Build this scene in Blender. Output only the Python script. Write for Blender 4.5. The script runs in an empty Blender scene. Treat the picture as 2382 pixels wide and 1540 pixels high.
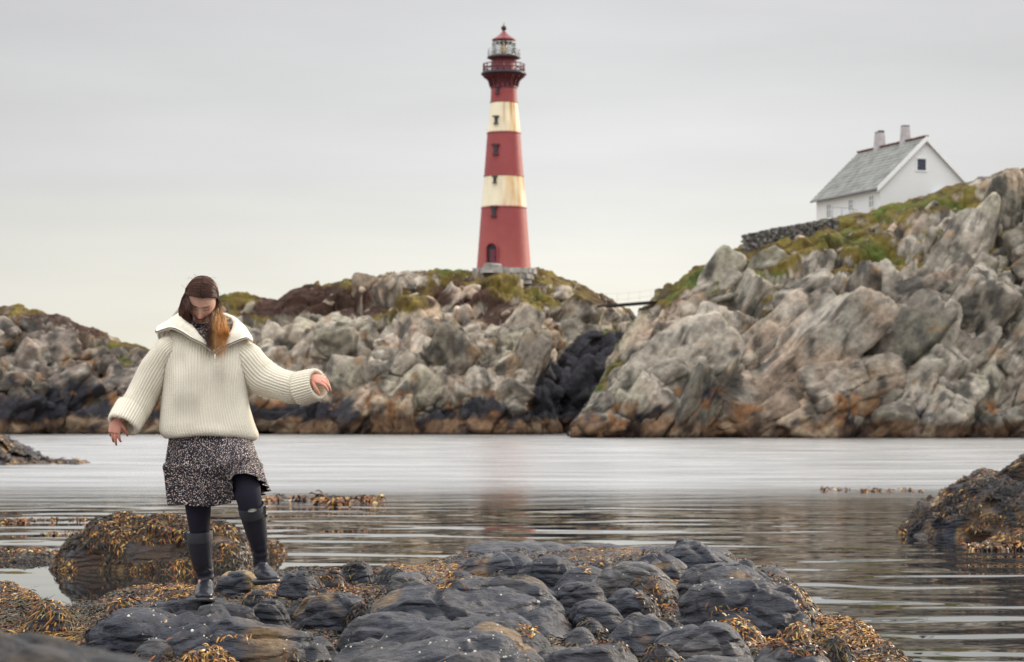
import bpy, math, random
import numpy as np
from mathutils import Vector, Matrix
from mathutils.bvhtree import BVHTree

# ------------------------------------------------------------------ camera, world, sun, exposure
scene = bpy.context.scene
col = scene.collection
FPX = 85.0 / 36.0 * 2382.0          # focal length in units of a 2382 px wide picture
CX, CY = 1191.0, 770.0
PITCH = math.atan(190.0 / FPX)
CAMZ = 1.6
cam_data = bpy.data.cameras.new("camera")
cam_data.lens = 85.0
cam_data.sensor_width = 36.0
cam_data.clip_start = 0.1
cam_data.clip_end = 20000.0
cam_data.dof.use_dof = True
cam_data.dof.focus_distance = 11.9
cam_data.dof.aperture_fstop = 7.0
cam = bpy.data.objects.new("camera", cam_data)
col.objects.link(cam)
cam.location = (0, 0, CAMZ)
cam.rotation_euler = (math.pi / 2 + PITCH, 0, 0)
scene.camera = cam
scene.view_settings.view_transform = 'Standard'
scene.view_settings.look = 'None'
scene.view_settings.exposure = 0.12
scene.view_settings.gamma = 1.0
scene.render.film_transparent = False

SUN_AZ, SUN_EL = math.radians(50), math.radians(22)
world = bpy.data.worlds.new("World")
scene.world = world
world.use_nodes = True
wt = world.node_tree
wt.nodes.clear()
w_out = wt.nodes.new("ShaderNodeOutputWorld")
w_sky = wt.nodes.new("ShaderNodeTexSky")
w_sky.sky_type = 'NISHITA'
w_sky.sun_disc = False
w_sky.sun_elevation = SUN_EL
w_sky.sun_rotation = SUN_AZ
w_bg1 = wt.nodes.new("ShaderNodeBackground")
w_bg1.inputs[1].default_value = 0.05
wt.links.new(w_sky.outputs[0], w_bg1.inputs[0])
w_tc = wt.nodes.new("ShaderNodeTexCoord")
w_sep = wt.nodes.new("ShaderNodeSeparateXYZ")
wt.links.new(w_tc.outputs["Generated"], w_sep.inputs[0])
w_noise = wt.nodes.new("ShaderNodeTexNoise")
w_noise.inputs["Scale"].default_value = 2.2
w_noise.inputs["Detail"].default_value = 3.0
w_map = wt.nodes.new("ShaderNodeMapping")
w_map.inputs["Scale"].default_value = (1.0, 1.0, 6.0)
w_map.inputs["Rotation"].default_value = (0.0, 0.12, 0.0)
wt.links.new(w_tc.outputs["Generated"], w_map.inputs[0])
wt.links.new(w_map.outputs[0], w_noise.inputs["Vector"])
w_add = wt.nodes.new("ShaderNodeMath")
w_add.operation = 'MULTIPLY_ADD'       # z + (noise)*0.07
w_add.inputs[1].default_value = 0.13
wt.links.new(w_noise.outputs["Fac"], w_add.inputs[0])
wt.links.new(w_sep.outputs["Z"], w_add.inputs[2])
w_ramp = wt.nodes.new("ShaderNodeValToRGB")
cr = w_ramp.color_ramp
stops = [(0.0, (0.88, 0.84, 0.70)), (0.08, (0.90, 0.865, 0.735)), (0.12, (0.84, 0.825, 0.755)),
         (0.17, (0.735, 0.74, 0.73)), (0.235, (0.67, 0.67, 0.675)), (0.42, (1.0, 0.99, 0.98)), (1.0, (2.3, 2.3, 2.3))]
cr.elements[0].position = stops[0][0]; cr.elements[0].color = (*stops[0][1], 1)
cr.elements[1].position = stops[-1][0]; cr.elements[1].color = (*stops[-1][1], 1)
for p_, c_ in stops[1:-1]:
    e = cr.elements.new(p_ + 0.0); e.color = (*c_, 1)
wt.links.new(w_add.outputs[0], w_ramp.inputs[0])
# added fill: the unseen half of the sky behind the photographer is raised
w_mr = wt.nodes.new("ShaderNodeMapRange")
w_mr.inputs["From Min"].default_value = 0.4
w_mr.inputs["From Max"].default_value = -0.8
w_mr.inputs["To Min"].default_value = 1.0
w_mr.inputs["To Max"].default_value = 1.25
wt.links.new(w_sep.outputs["Y"], w_mr.inputs["Value"])
# thin cloud glows softly low in the north; the deck is greyer to both sides of it
w_glow = wt.nodes.new("ShaderNodeVectorMath"); w_glow.operation = 'DISTANCE'
w_glow.inputs[1].default_value = (0.045, 0.995, 0.03)
wt.links.new(w_tc.outputs["Generated"], w_glow.inputs[0])
w_gm = wt.nodes.new("ShaderNodeMapRange"); w_gm.interpolation_type = 'SMOOTHSTEP'
w_gm.inputs["From Min"].default_value = 0.0; w_gm.inputs["From Max"].default_value = 0.30
w_gm.inputs["To Min"].default_value = 1.07; w_gm.inputs["To Max"].default_value = 0.89
wt.links.new(w_glow.outputs["Value"], w_gm.inputs["Value"])
w_top = wt.nodes.new("ShaderNodeMapRange"); w_top.inputs["From Min"].default_value = 0.2; w_top.inputs["From Max"].default_value = 0.6
wt.links.new(w_sep.outputs["Z"], w_top.inputs["Value"])
w_gmx = wt.nodes.new("ShaderNodeMix"); w_gmx.inputs["B"].default_value = 1.0
wt.links.new(w_top.outputs[0], w_gmx.inputs["Factor"]); wt.links.new(w_gm.outputs[0], w_gmx.inputs["A"])
w_n2 = wt.nodes.new("ShaderNodeTexNoise"); w_n2.inputs["Scale"].default_value = 5.0; w_n2.inputs["Detail"].default_value = 4.0
wt.links.new(w_map.outputs[0], w_n2.inputs["Vector"])
w_n2m = wt.nodes.new("ShaderNodeMapRange"); w_n2m.inputs["From Min"].default_value = 0.3; w_n2m.inputs["From Max"].default_value = 0.7
w_n2m.inputs["To Min"].default_value = 0.94; w_n2m.inputs["To Max"].default_value = 1.05
wt.links.new(w_n2.outputs["Fac"], w_n2m.inputs["Value"])
w_f1 = wt.nodes.new("ShaderNodeMath"); w_f1.operation = 'MULTIPLY'
wt.links.new(w_gmx.outputs["Result"], w_f1.inputs[0]); wt.links.new(w_mr.outputs[0], w_f1.inputs[1])
w_f2 = wt.nodes.new("ShaderNodeMath"); w_f2.operation = 'MULTIPLY'
wt.links.new(w_f1.outputs[0], w_f2.inputs[0]); wt.links.new(w_n2m.outputs[0], w_f2.inputs[1])
w_bg2 = wt.nodes.new("ShaderNodeBackground")
wt.links.new(w_ramp.outputs[0], w_bg2.inputs[0])
wt.links.new(w_f2.outputs[0], w_bg2.inputs[1])
w_mix = wt.nodes.new("ShaderNodeMixShader")
w_mix.inputs[0].default_value = 0.94
wt.links.new(w_bg1.outputs[0], w_mix.inputs[1])
wt.links.new(w_bg2.outputs[0], w_mix.inputs[2])
wt.links.new(w_mix.outputs[0], w_out.inputs[0])

sun_data = bpy.data.lights.new("sun", 'SUN')
sun_data.energy = 3.8
sun_data.angle = math.radians(14)
sun_data.color = (1.0, 0.86, 0.68)
sun = bpy.data.objects.new("sun", sun_data)
col.objects.link(sun)
S = Vector((math.cos(SUN_EL) * math.sin(SUN_AZ), math.cos(SUN_EL) * math.cos(SUN_AZ), math.sin(SUN_EL)))
sun.rotation_euler = S.to_track_quat('Z', 'Y').to_euler()
sun.location = (30, 10, 30)

# ------------------------------------------------------------------ helpers
rng = np.random.default_rng(7)
random.seed(7)
cosT, sinT = math.cos(PITCH), math.sin(PITCH)

def at(x, y, Y):
    """world point that the camera sees at picture position (x, y), on the plane at distance Y"""
    x, y, Y = np.broadcast_arrays(np.asarray(x, float), np.asarray(y, float), np.asarray(Y, float))
    dx = (x - CX) / FPX; dz = (CY - y) / FPX
    dy_w = cosT - dz * sinT
    dz_w = sinT + dz * cosT
    t = Y / dy_w
    return np.stack([dx * t, Y * 1.0, CAMZ + dz_w * t], -1)

def proj(p):
    X, Y, Z = p[..., 0], p[..., 1], p[..., 2] - CAMZ
    f = Y * cosT + Z * sinT
    u = -Y * sinT + Z * cosT
    return CX + FPX * X / f, CY - FPX * u / f

def tag(o, label=None, cat=None, group=None, kind=None):
    if label: o["label"] = label
    if cat: o["category"] = cat
    if group: o["group"] = group
    if kind: o["kind"] = kind
    return o

def empty(name, loc):
    o = bpy.data.objects.new(name, None)
    o.location = loc
    o.empty_display_size = 0.2
    col.objects.link(o)
    return o

def mesh_obj(name, verts, faces, mat=None, parent=None, smooth=True, colors=None, uvs=None, mats=None, fmat=None):
    """verts (n,3); faces: (m,4) or (m,3) array or a list of tuples. World coordinates are kept under a parent."""
    verts = np.asarray(verts, float).reshape(-1, 3)
    me = bpy.data.meshes.new(name)
    off = np.array(parent_loc(parent)) if parent is not None else np.zeros(3)
    if isinstance(faces, np.ndarray):
        k = faces.shape[1]
        me.vertices.add(len(verts)); me.vertices.foreach_set("co", (verts - off).astype(np.float32).ravel())
        me.loops.add(faces.size); me.loops.foreach_set("vertex_index", faces.astype(np.int32).ravel())
        me.polygons.add(len(faces))
        me.polygons.foreach_set("loop_start", np.arange(0, faces.size, k, dtype=np.int32))
        me.update(calc_edges=True)
        me.validate(clean_customdata=False)
    else:
        me.from_pydata([tuple(v) for v in (verts - off)], [], [tuple(f) for f in faces])
        me.update()
    if colors is not None:
        colors = np.asarray(colors, float)
        a = me.color_attributes.new("tint", 'FLOAT_COLOR', 'POINT')
        c4 = np.ones((len(me.vertices), 4), np.float32); c4[:, :3] = colors[:len(me.vertices)]
        a.data.foreach_set("color", c4.ravel())
    if uvs is not None:
        a = me.attributes.new("wrap", 'FLOAT_VECTOR', 'POINT')
        u3 = np.zeros((len(me.vertices), 3), np.float32); u3[:, :2] = np.asarray(uvs)[:, :2]
        a.data.foreach_set("vector", u3.ravel())
    for m in ([mat] if mat else []) + list(mats or []):
        me.materials.append(m)
    if fmat is not None:
        me.polygons.foreach_set("material_index", np.asarray(fmat, np.int32))
    if smooth:
        me.polygons.foreach_set("use_smooth", np.ones(len(me.polygons), bool))
    o = bpy.data.objects.new(name, me)
    col.objects.link(o)
    if parent is not None: o.parent = parent
    return o

_locs = {}
def parent_loc(p):
    l = Vector((0, 0, 0))
    while p is not None:
        l = l + p.location
        p = p.parent
    return l

class MB:
    """collects pieces into one mesh"""
    def __init__(s): s.v = []; s.f = []; s.m = []; s.c = []; s.n = 0
    def add(s, v, f, m=0, c=None):
        v = np.asarray(v, float).reshape(-1, 3)
        for q in f:
            s.f.append(tuple(int(i) + s.n for i in q)); s.m.append(m)
        s.v.append(v); s.n += len(v)
        s.c.append(np.tile(np.array(c if c is not None else (1, 1, 1), float), (len(v), 1)))
        return s
    def box(s, c, size, rot=0.0, m=0, col=None, taper=1.0, jit=0.0):
        hx, hy, hz = np.array(size) / 2
        p = np.array([[-hx, -hy, -hz], [hx, -hy, -hz], [hx, hy, -hz], [-hx, hy, -hz],
                      [-hx * taper, -hy * taper, hz], [hx * taper, -hy * taper, hz], [hx * taper, hy * taper, hz], [-hx * taper, hy * taper, hz]])
        if jit: p = p + rng.normal(0, jit, p.shape)
        ca, sa = math.cos(rot), math.sin(rot)
        p = p @ np.array([[ca, sa, 0], [-sa, ca, 0], [0, 0, 1]]) + np.array(c)
        return s.add(p, [(0, 3, 2, 1), (4, 5, 6, 7), (0, 1, 5, 4), (1, 2, 6, 5), (2, 3, 7, 6), (3, 0, 4, 7)], m, col)
    def tube(s, pts, r, seg=8, m=0, cap=True, col=None):
        v, f = tube_arr(np.asarray(pts, float), r, r, seg)
        s.add(v, f, m, col)
        return s
    def lathe(s, c, prof, seg=48, m=0, col=None, a0=0, a1=2 * math.pi):
        """prof: list of (r, z)"""
        closed = abs(a1 - a0 - 2 * math.pi) < 1e-6
        n = seg if closed else seg + 1
        a = a0 + (a1 - a0) * np.arange(n) / seg
        prof = np.array(prof, float)
        v = np.stack([prof[:, None, 0] * np.cos(a), prof[:, None, 0] * np.sin(a), np.repeat(prof[:, 1:2], n, 1)], -1) + np.array(c)
        f = []
        for i in range(len(prof) - 1):
            for j in range(seg):
                k = (j + 1) % n
                f.append((i * n + j, i * n + k, (i + 1) * n + k, (i + 1) * n + j))
        return s.add(v, f, m, col)
    def build(s, name, mat=None, parent=None, smooth=False, mats=None, tint=False):
        return mesh_obj(name, np.concatenate(s.v), s.f, mat, parent, smooth, colors=np.concatenate(s.c) if tint else None, mats=mats, fmat=s.m)

def catmull(pts, n, closed=False):
    pts = np.asarray(pts, float)
    m = len(pts)
    if closed:
        P = np.concatenate([pts[-1:], pts, pts[:2]]); segs = m
    else:
        P = np.concatenate([2 * pts[:1] - pts[1:2], pts, 2 * pts[-1:] - pts[-2:-1]]); segs = m - 1
    t = np.linspace(0, segs, n, endpoint=not closed)
    i = np.minimum(t.astype(int), segs - 1); u = (t - i)[:, None]
    p0, p1, p2, p3 = P[i], P[i + 1], P[i + 2], P[i + 3]
    return 0.5 * (2 * p1 + (p2 - p0) * u + (2 * p0 - 5 * p1 + 4 * p2 - p3) * u ** 2 + (3 * p1 - p0 - 3 * p2 + p3) * u ** 3)

def grid_faces(nr, nc, closed=False, off=0):
    """quads of a (nr, nc) vertex grid; closed wraps the columns"""
    r = np.arange(nr - 1)[:, None]; c = np.arange(nc if closed else nc - 1)[None, :]
    c2 = (c + 1) % nc
    f = np.stack([r * nc + c, r * nc + c2, (r + 1) * nc + c2, (r + 1) * nc + c], -1).reshape(-1, 4)
    return f + off

def tube_arr(pts, ru, rv, seg=16, up=(0, 1, 0), cap=True, expo=2.0):
    """tube along pts; ru = radius across (perpendicular to up), rv = radius along up"""
    n = len(pts)
    ru = np.broadcast_to(ru, (n,)).astype(float); rv = np.broadcast_to(rv, (n,)).astype(float)
    t = np.gradient(pts, axis=0); t /= np.linalg.norm(t, axis=1, keepdims=True) + 1e-12
    up = np.asarray(up, float)
    if abs(np.dot(t.mean(0) / (np.linalg.norm(t.mean(0)) + 1e-9), up)) > 0.9:
        up = np.array([1.0, 0, 0]) if abs(up[0]) < 0.5 else np.array([0, 0, 1.0])
    u = np.cross(t, up); u /= np.linalg.norm(u, axis=1, keepdims=True) + 1e-12
    w = np.cross(u, t)
    a = np.arange(seg) / seg * 2 * math.pi
    ca, sa = np.cos(a), np.sin(a)
    if expo != 2.0:
        ca = np.sign(ca) * np.abs(ca) ** (2 / expo); sa = np.sign(sa) * np.abs(sa) ** (2 / expo)
    v = pts[:, None] + u[:, None] * (ru[:, None] * ca)[..., None] + w[:, None] * (rv[:, None] * sa)[..., None]
    f = [tuple(q) for q in grid_faces(n, seg, True)]
    v = v.reshape(-1, 3)
    if cap:
        f.append(tuple(range(seg - 1, -1, -1))); f.append(tuple((n - 1) * seg + k for k in range(seg)))
    return v, f

# ---- numpy noise
def _h(ix, iy, iz, seed, k=0):
    with np.errstate(over='ignore'):
        h = (ix.astype(np.int64) * 374761393 + iy.astype(np.int64) * 668265263 + iz.astype(np.int64) * 2147483647 + seed * 1274126177 + k * 974634777).astype(np.uint32)
        h ^= h >> np.uint32(15); h *= np.uint32(2246822519); h ^= h >> np.uint32(13)
        h *= np.uint32(3266489917); h ^= h >> np.uint32(16)
    return h.astype(np.float64) / 4294967295.0

def vnoise(p, seed=0):
    p = np.asarray(p, float)
    i = np.floor(p).astype(np.int64); f = p - i
    u = f * f * f * (f * (f * 6 - 15) + 10)
    r = 0
    for dx in (0, 1):
        wx = u[..., 0] if dx else 1 - u[..., 0]
        for dy in (0, 1):
            wy = u[..., 1] if dy else 1 - u[..., 1]
            for dz in (0, 1):
                wz = u[..., 2] if dz else 1 - u[..., 2]
                r = r + wx * wy * wz * _h(i[..., 0] + dx, i[..., 1] + dy, i[..., 2] + dz, seed)
    return r * 2 - 1

def fbm(p, octv=4, seed=0, gain=0.5):
    r = 0; a = 1.0; s = 0
    for o in range(octv):
        r = r + a * vnoise(np.asarray(p) * 2.03 ** o + 17.3 * o, seed + o); s += a; a *= gain
    return r / s

def worley(p, seed=0, jitter=0.9, metric=2):
    """returns F1, F2, random id value arrays (3), vector from the cell point"""
    p = np.asarray(p, float)
    i = np.floor(p).astype(np.int64)
    F1 = np.full(p.shape[:-1], 1e9); F2 = F1.copy()
    best = np.zeros(p.shape[:-1] + (3,), np.int64); vec = np.zeros_like(p)
    for dx in (-1, 0, 1):
        for dy in (-1, 0, 1):
            for dz in (-1, 0, 1):
                cx, cy, cz = i[..., 0] + dx, i[..., 1] + dy, i[..., 2] + dz
                q = np.stack([cx + 0.5 + jitter * (_h(cx, cy, cz, seed, 1) - 0.5), cy + 0.5 + jitter * (_h(cx, cy, cz, seed, 2) - 0.5),
                              cz + 0.5 + jitter * (_h(cx, cy, cz, seed, 3) - 0.5)], -1)
                d = p - q; L = np.sqrt((d ** 2).sum(-1)) if metric == 2 else (np.abs(d) ** metric).sum(-1) ** (1.0 / metric)
                m = L < F1
                F2 = np.where(m, F1, np.minimum(F2, L)); F1 = np.where(m, L, F1)
                best[m] = np.stack([cx, cy, cz], -1)[m]; vec[m] = d[m]
    ids = np.stack([_h(best[..., 0], best[..., 1], best[..., 2], seed, k) for k in (5, 6, 7)], -1)
    return F1, F2, ids, vec

def sstep(a, b, x):
    t = np.clip((np.asarray(x, float) - a) / (b - a), 0, 1)
    return t * t * (3 - 2 * t)

def lerpc(a, b, t):
    return a + (np.asarray(b, float) - a) * t[..., None]

# ---- materials
def mat_new(name):
    m = bpy.data.materials.new(name); m.use_nodes = True
    nt = m.node_tree
    return m, nt, nt.nodes["Principled BSDF"]

def mat_simple(name, c, rough=0.6, spec=0.4, metal=0.0, noise=0.0, nscale=20.0, bump=0.0, bscale=60.0, attr=False, coat=0.0, trans=0.0, det=4.0):
    m, nt, b = mat_new(name)
    b.inputs["Roughness"].default_value = rough
    b.inputs["Specular IOR Level"].default_value = spec
    b.inputs["Metallic"].default_value = metal
    if coat: b.inputs["Coat Weight"].default_value = coat; b.inputs["Coat Roughness"].default_value = 0.15
    tc = nt.nodes.new("ShaderNodeTexCoord")
    src = None
    if attr:
        a = nt.nodes.new("ShaderNodeAttribute"); a.attribute_name = "tint"; src = a.outputs["Color"]
    if noise > 0:
        n = nt.nodes.new("ShaderNodeTexNoise"); n.inputs["Scale"].default_value = nscale; n.inputs["Detail"].default_value = det
        nt.links.new(tc.outputs["Object"], n.inputs["Vector"])
        mr = nt.nodes.new("ShaderNodeMapRange"); mr.inputs["From Min"].default_value = 0.3; mr.inputs["From Max"].default_value = 0.7
        mr.inputs["To Min"].default_value = 1 - noise; mr.inputs["To Max"].default_value = 1 + noise
        nt.links.new(n.outputs["Fac"], mr.inputs["Value"])
        mx = nt.nodes.new("ShaderNodeVectorMath"); mx.operation = 'SCALE'
        if src: nt.links.new(src, mx.inputs[0])
        else: mx.inputs[0].default_value = c
        nt.links.new(mr.outputs[0], mx.inputs["Scale"])
        src = mx.outputs[0]
    if src: nt.links.new(src, b.inputs["Base Color"])
    else: b.inputs["Base Color"].default_value = (*c, 1)
    if bump > 0:
        n2 = nt.nodes.new("ShaderNodeTexNoise"); n2.inputs["Scale"].default_value = bscale; n2.inputs["Detail"].default_value = 6.0
        nt.links.new(tc.outputs["Object"], n2.inputs["Vector"])
        bp = nt.nodes.new("ShaderNodeBump"); bp.inputs["Strength"].default_value = 1.0; bp.inputs["Distance"].default_value = bump
        nt.links.new(n2.outputs["Fac"], bp.inputs["Height"])
        nt.links.new(bp.outputs[0], b.inputs["Normal"])
    return m

# ------------------------------------------------------------------ water
def make_water():
    m, nt, b = mat_new("sea_water")
    geo = nt.nodes.new("ShaderNodeNewGeometry")
    sep = nt.nodes.new("ShaderNodeSeparateXYZ")
    nt.links.new(geo.outputs["Position"], sep.inputs[0])
    # wind zone: calm in the lee of the rocks, ruffled farther out (edge wanders with noise)
    n0 = nt.nodes.new("ShaderNodeTexNoise"); n0.inputs["Scale"].default_value = 0.05; n0.inputs["Detail"].default_value = 5
    mp0 = nt.nodes.new("ShaderNodeMapping"); mp0.inputs["Scale"].default_value = (0.6, 2.2, 1)
    nt.links.new(geo.outputs["Position"], mp0.inputs[0]); nt.links.new(mp0.outputs[0], n0.inputs["Vector"])
    ad = nt.nodes.new("ShaderNodeMath"); ad.operation = 'MULTIPLY_ADD'; ad.inputs[1].default_value = 12.0
    nt.links.new(n0.outputs["Fac"], ad.inputs[0]); nt.links.new(sep.outputs["Y"], ad.inputs[2])
    wind = nt.nodes.new("ShaderNodeMapRange"); wind.interpolation_type = 'SMOOTHSTEP'
    wind.inputs["From Min"].default_value = 42.0; wind.inputs["From Max"].default_value = 62.0
    nt.links.new(ad.outputs[0], wind.inputs["Value"])
    # roughness
    rr = nt.nodes.new("ShaderNodeMapRange"); rr.inputs["To Min"].default_value = 0.012; rr.inputs["To Max"].default_value = 0.30
    
    mps = nt.nodes.new("ShaderNodeMapping"); mps.inputs["Scale"].default_value = (0.13, 0.42, 1)
    nt.links.new(geo.outputs["Position"], mps.inputs[0])
    ns = nt.nodes.new("ShaderNodeTexNoise"); ns.inputs["Scale"].default_value = 1.0; ns.inputs["Detail"].default_value = 6; ns.inputs["Roughness"].default_value = 0.65
    nt.links.new(mps.outputs[0], ns.inputs["Vector"])
    sr = nt.nodes.new("ShaderNodeMapRange"); sr.inputs["From Min"].default_value = 0.35; sr.inputs["From Max"].default_value = 0.65; sr.inputs["To Min"].default_value = 0.62; sr.inputs["To Max"].default_value = 1.0
    nt.links.new(ns.outputs["Fac"], sr.inputs["Value"])
    wm = nt.nodes.new("ShaderNodeMath"); wm.operation = 'MULTIPLY'; nt.links.new(wind.outputs[0], wm.inputs[0]); nt.links.new(sr.outputs[0], wm.inputs[1])
    nt.links.new(wm.outputs[0], rr.inputs["Value"])
    # ripples
    mp = nt.nodes.new("ShaderNodeMapping"); mp.inputs["Scale"].default_value = (0.55, 1.0, 1.0)
    nt.links.new(geo.outputs["Position"], mp.inputs[0])
    n1 = nt.nodes.new("ShaderNodeTexNoise"); n1.inputs["Scale"].default_value = 1.15; n1.inputs["Detail"].default_value = 1.0
    n1.inputs["Distortion"].default_value = 0.2
    nt.links.new(mp.outputs[0], n1.inputs["Vector"])
    n2 = nt.nodes.new("ShaderNodeTexNoise"); n2.inputs["Scale"].default_value = 3.0; n2.inputs["Detail"].default_value = 3
    nt.links.new(mp.outputs[0], n2.inputs["Vector"])
    # calm ripple height grows from almost nothing at 20 m
    amp = nt.nodes.new("ShaderNodeMapRange"); amp.inputs["From Min"].default_value = 19.0; amp.inputs["From Max"].default_value = 34.0
    amp.inputs["To Min"].default_value = 0.002; amp.inputs["To Max"].default_value = 0.009
    nt.links.new(sep.outputs["Y"], amp.inputs["Value"])
    # long low swell that flips the mirror between dark hill and bright sky
    mpl = nt.nodes.new("ShaderNodeMapping"); mpl.inputs["Scale"].default_value = (0.5, 0.95, 1.0); mpl.inputs["Rotation"].default_value = (0, 0, 0.04)
    nt.links.new(geo.outputs["Position"], mpl.inputs[0])
    nl = nt.nodes.new("ShaderNodeTexNoise"); nl.inputs["Scale"].default_value = 1.0; nl.inputs["Detail"].default_value = 0.6; nl.inputs["Distortion"].default_value = 0.3
    nt.links.new(mpl.outputs[0], nl.inputs["Vector"])
    pw = nt.nodes.new("ShaderNodeMath"); pw.operation = 'POWER'; pw.inputs[1].default_value = 2.0; nt.links.new(nl.outputs["Fac"], pw.inputs[0])
    ml = nt.nodes.new("ShaderNodeMath"); ml.operation = 'MULTIPLY'; nt.links.new(pw.outputs[0], ml.inputs[0])
    # the pool on the left lies sheltered between the rocks and stays flat
    shx = nt.nodes.new("ShaderNodeMapRange"); shx.inputs["From Min"].default_value = -1.8; shx.inputs["From Max"].default_value = 0.3; shx.inputs["To Min"].default_value = 0.004; shx.inputs["To Max"].default_value = 0.050
    nt.links.new(sep.outputs["X"], shx.inputs["Value"])
    shy = nt.nodes.new("ShaderNodeMapRange"); shy.inputs["From Min"].default_value = 25.0; shy.inputs["From Max"].default_value = 33.0; shy.inputs["To Min"].default_value = 0.004; shy.inputs["To Max"].default_value = 0.050
    nt.links.new(sep.outputs["Y"], shy.inputs["Value"])
    shm = nt.nodes.new("ShaderNodeMath"); shm.operation = 'MAXIMUM'
    nt.links.new(shx.outputs[0], shm.inputs[0]); nt.links.new(shy.outputs[0], shm.inputs[1]); nt.links.new(shm.outputs[0], ml.inputs[1])
    mu = nt.nodes.new("ShaderNodeMath"); mu.operation = 'MULTIPLY_ADD'
    nt.links.new(n1.outputs["Fac"], mu.inputs[0]); nt.links.new(amp.outputs[0], mu.inputs[1]); nt.links.new(ml.outputs[0], mu.inputs[2])
    a2 = nt.nodes.new("ShaderNodeMapRange"); a2.inputs["To Min"].default_value = 0.0001; a2.inputs["To Max"].default_value = 0.045
    nt.links.new(wind.outputs[0], a2.inputs["Value"])
    mu2 = nt.nodes.new("ShaderNodeMath"); mu2.operation = 'MULTIPLY_ADD'
    nt.links.new(n2.outputs["Fac"], mu2.inputs[0]); nt.links.new(a2.outputs[0], mu2.inputs[1]); nt.links.new(mu.outputs[0], mu2.inputs[2])
    bp = nt.nodes.new("ShaderNodeBump"); bp.inputs["Distance"].default_value = 1.0; bp.inputs["Strength"].default_value = 1.0
    nt.links.new(mu2.outputs[0], bp.inputs["Height"])
    # at this grazing angle nearly all light is mirrored: weight by the angle to the flat surface
    gl = nt.nodes.new("ShaderNodeBsdfGlossy"); cm = nt.nodes.new("ShaderNodeMix"); cm.data_type = 'RGBA'; cm.inputs["A"].default_value = (0.97, 0.97, 0.96, 1); cm.inputs["B"].default_value = (0.90, 0.90, 0.90, 1)
    nt.links.new(wind.outputs[0], cm.inputs["Factor"]); nt.links.new(cm.outputs["Result"], gl.inputs["Color"])
    nt.links.new(rr.outputs[0], gl.inputs["Roughness"]); nt.links.new(bp.outputs[0], gl.inputs["Normal"])
    df = nt.nodes.new("ShaderNodeBsdfDiffuse"); df.inputs[0].default_value = (0.012, 0.013, 0.015, 1)
    fr = nt.nodes.new("ShaderNodeFresnel"); fr.inputs["IOR"].default_value = 1.33
    mx = nt.nodes.new("ShaderNodeMixShader")
    nt.links.new(fr.outputs[0], mx.inputs[0]); nt.links.new(df.outputs[0], mx.inputs[1]); nt.links.new(gl.outputs[0], mx.inputs[2])
    nt.links.new(mx.outputs[0], nt.nodes["Material Output"].inputs[0]); nt.nodes.remove(b)
    v = [(-4000, -60, 0), (4000, -60, 0), (4000, 9000, 0), (-4000, 9000, 0)]
    o = mesh_obj("sea_water", v, [(0, 1, 2, 3)], m, smooth=False)
    tag(o, "pale grey sea, ruffled far out and dark and calm near the rocks", None, kind="structure")
    s = mat_simple("seabed", (0.03, 0.03, 0.025), 0.9)
    o = mesh_obj("seabed", [(x, y, -4.0) for x, y, z in v], [(0, 1, 2, 3)], s, smooth=False)
    tag(o, kind="structure")
make_water()

# ------------------------------------------------------------------ far rocky islands
def mat_cliff():
    m, nt, b = mat_new("cliff_rock")
    b.inputs["Roughness"].default_value = 0.9
    b.inputs["Specular IOR Level"].default_value = 0.25
    a = nt.nodes.new("ShaderNodeAttribute"); a.attribute_name = "tint"
    tc = nt.nodes.new("ShaderNodeTexCoord")
    n = nt.nodes.new("ShaderNodeTexNoise"); n.inputs["Scale"].default_value = 1.6; n.inputs["Detail"].default_value = 8; n.inputs["Roughness"].default_value = 0.65
    nt.links.new(tc.outputs["Object"], n.inputs["Vector"])
    mr = nt.nodes.new("ShaderNodeMapRange"); mr.inputs["From Min"].default_value = 0.3; mr.inputs["From Max"].default_value = 0.7
    mr.inputs["To Min"].default_value = 0.5; mr.inputs["To Max"].default_value = 1.45
    nt.links.new(n.outputs["Fac"], mr.inputs["Value"])
    mx = nt.nodes.new("ShaderNodeVectorMath"); mx.operation = 'SCALE'
    nt.links.new(a.outputs["Color"], mx.inputs[0]); nt.links.new(mr.outputs[0], mx.inputs["Scale"])
    nt.links.new(mx.outputs[0], b.inputs["Base Color"])
    n2 = nt.nodes.new("ShaderNodeTexNoise"); n2.inputs["Scale"].default_value = 2.2; n2.inputs["Detail"].default_value = 9; n2.inputs["Roughness"].default_value = 0.75
    nt.links.new(tc.outputs["Object"], n2.inputs["Vector"])
    bp = nt.nodes.new("ShaderNodeBump"); bp.inputs["Distance"].default_value = 0.40; bp.inputs["Strength"].default_value = 1.0
    nt.links.new(n2.outputs["Fac"], bp.inputs["Height"]); nt.links.new(bp.outputs[0], b.inputs["Normal"])
    return m
M_CLIFF = mat_cliff()

def rot3(ax, ay, az):
    return np.array(Matrix.Rotation(az, 3, 'Z') @ Matrix.Rotation(ay, 3, 'Y') @ Matrix.Rotation(ax, 3, 'X'))

def ico(sub):
    import bmesh
    bm = bmesh.new(); bmesh.ops.create_icosphere(bm, subdivisions=sub, radius=1.0)
    v = np.array([x.co[:] for x in bm.verts]); f = np.array([[q.index for q in x.verts] for x in bm.faces]); bm.free()
    return v, f
ICO = {k: ico(k) for k in (2, 3, 4, 5)}

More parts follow.
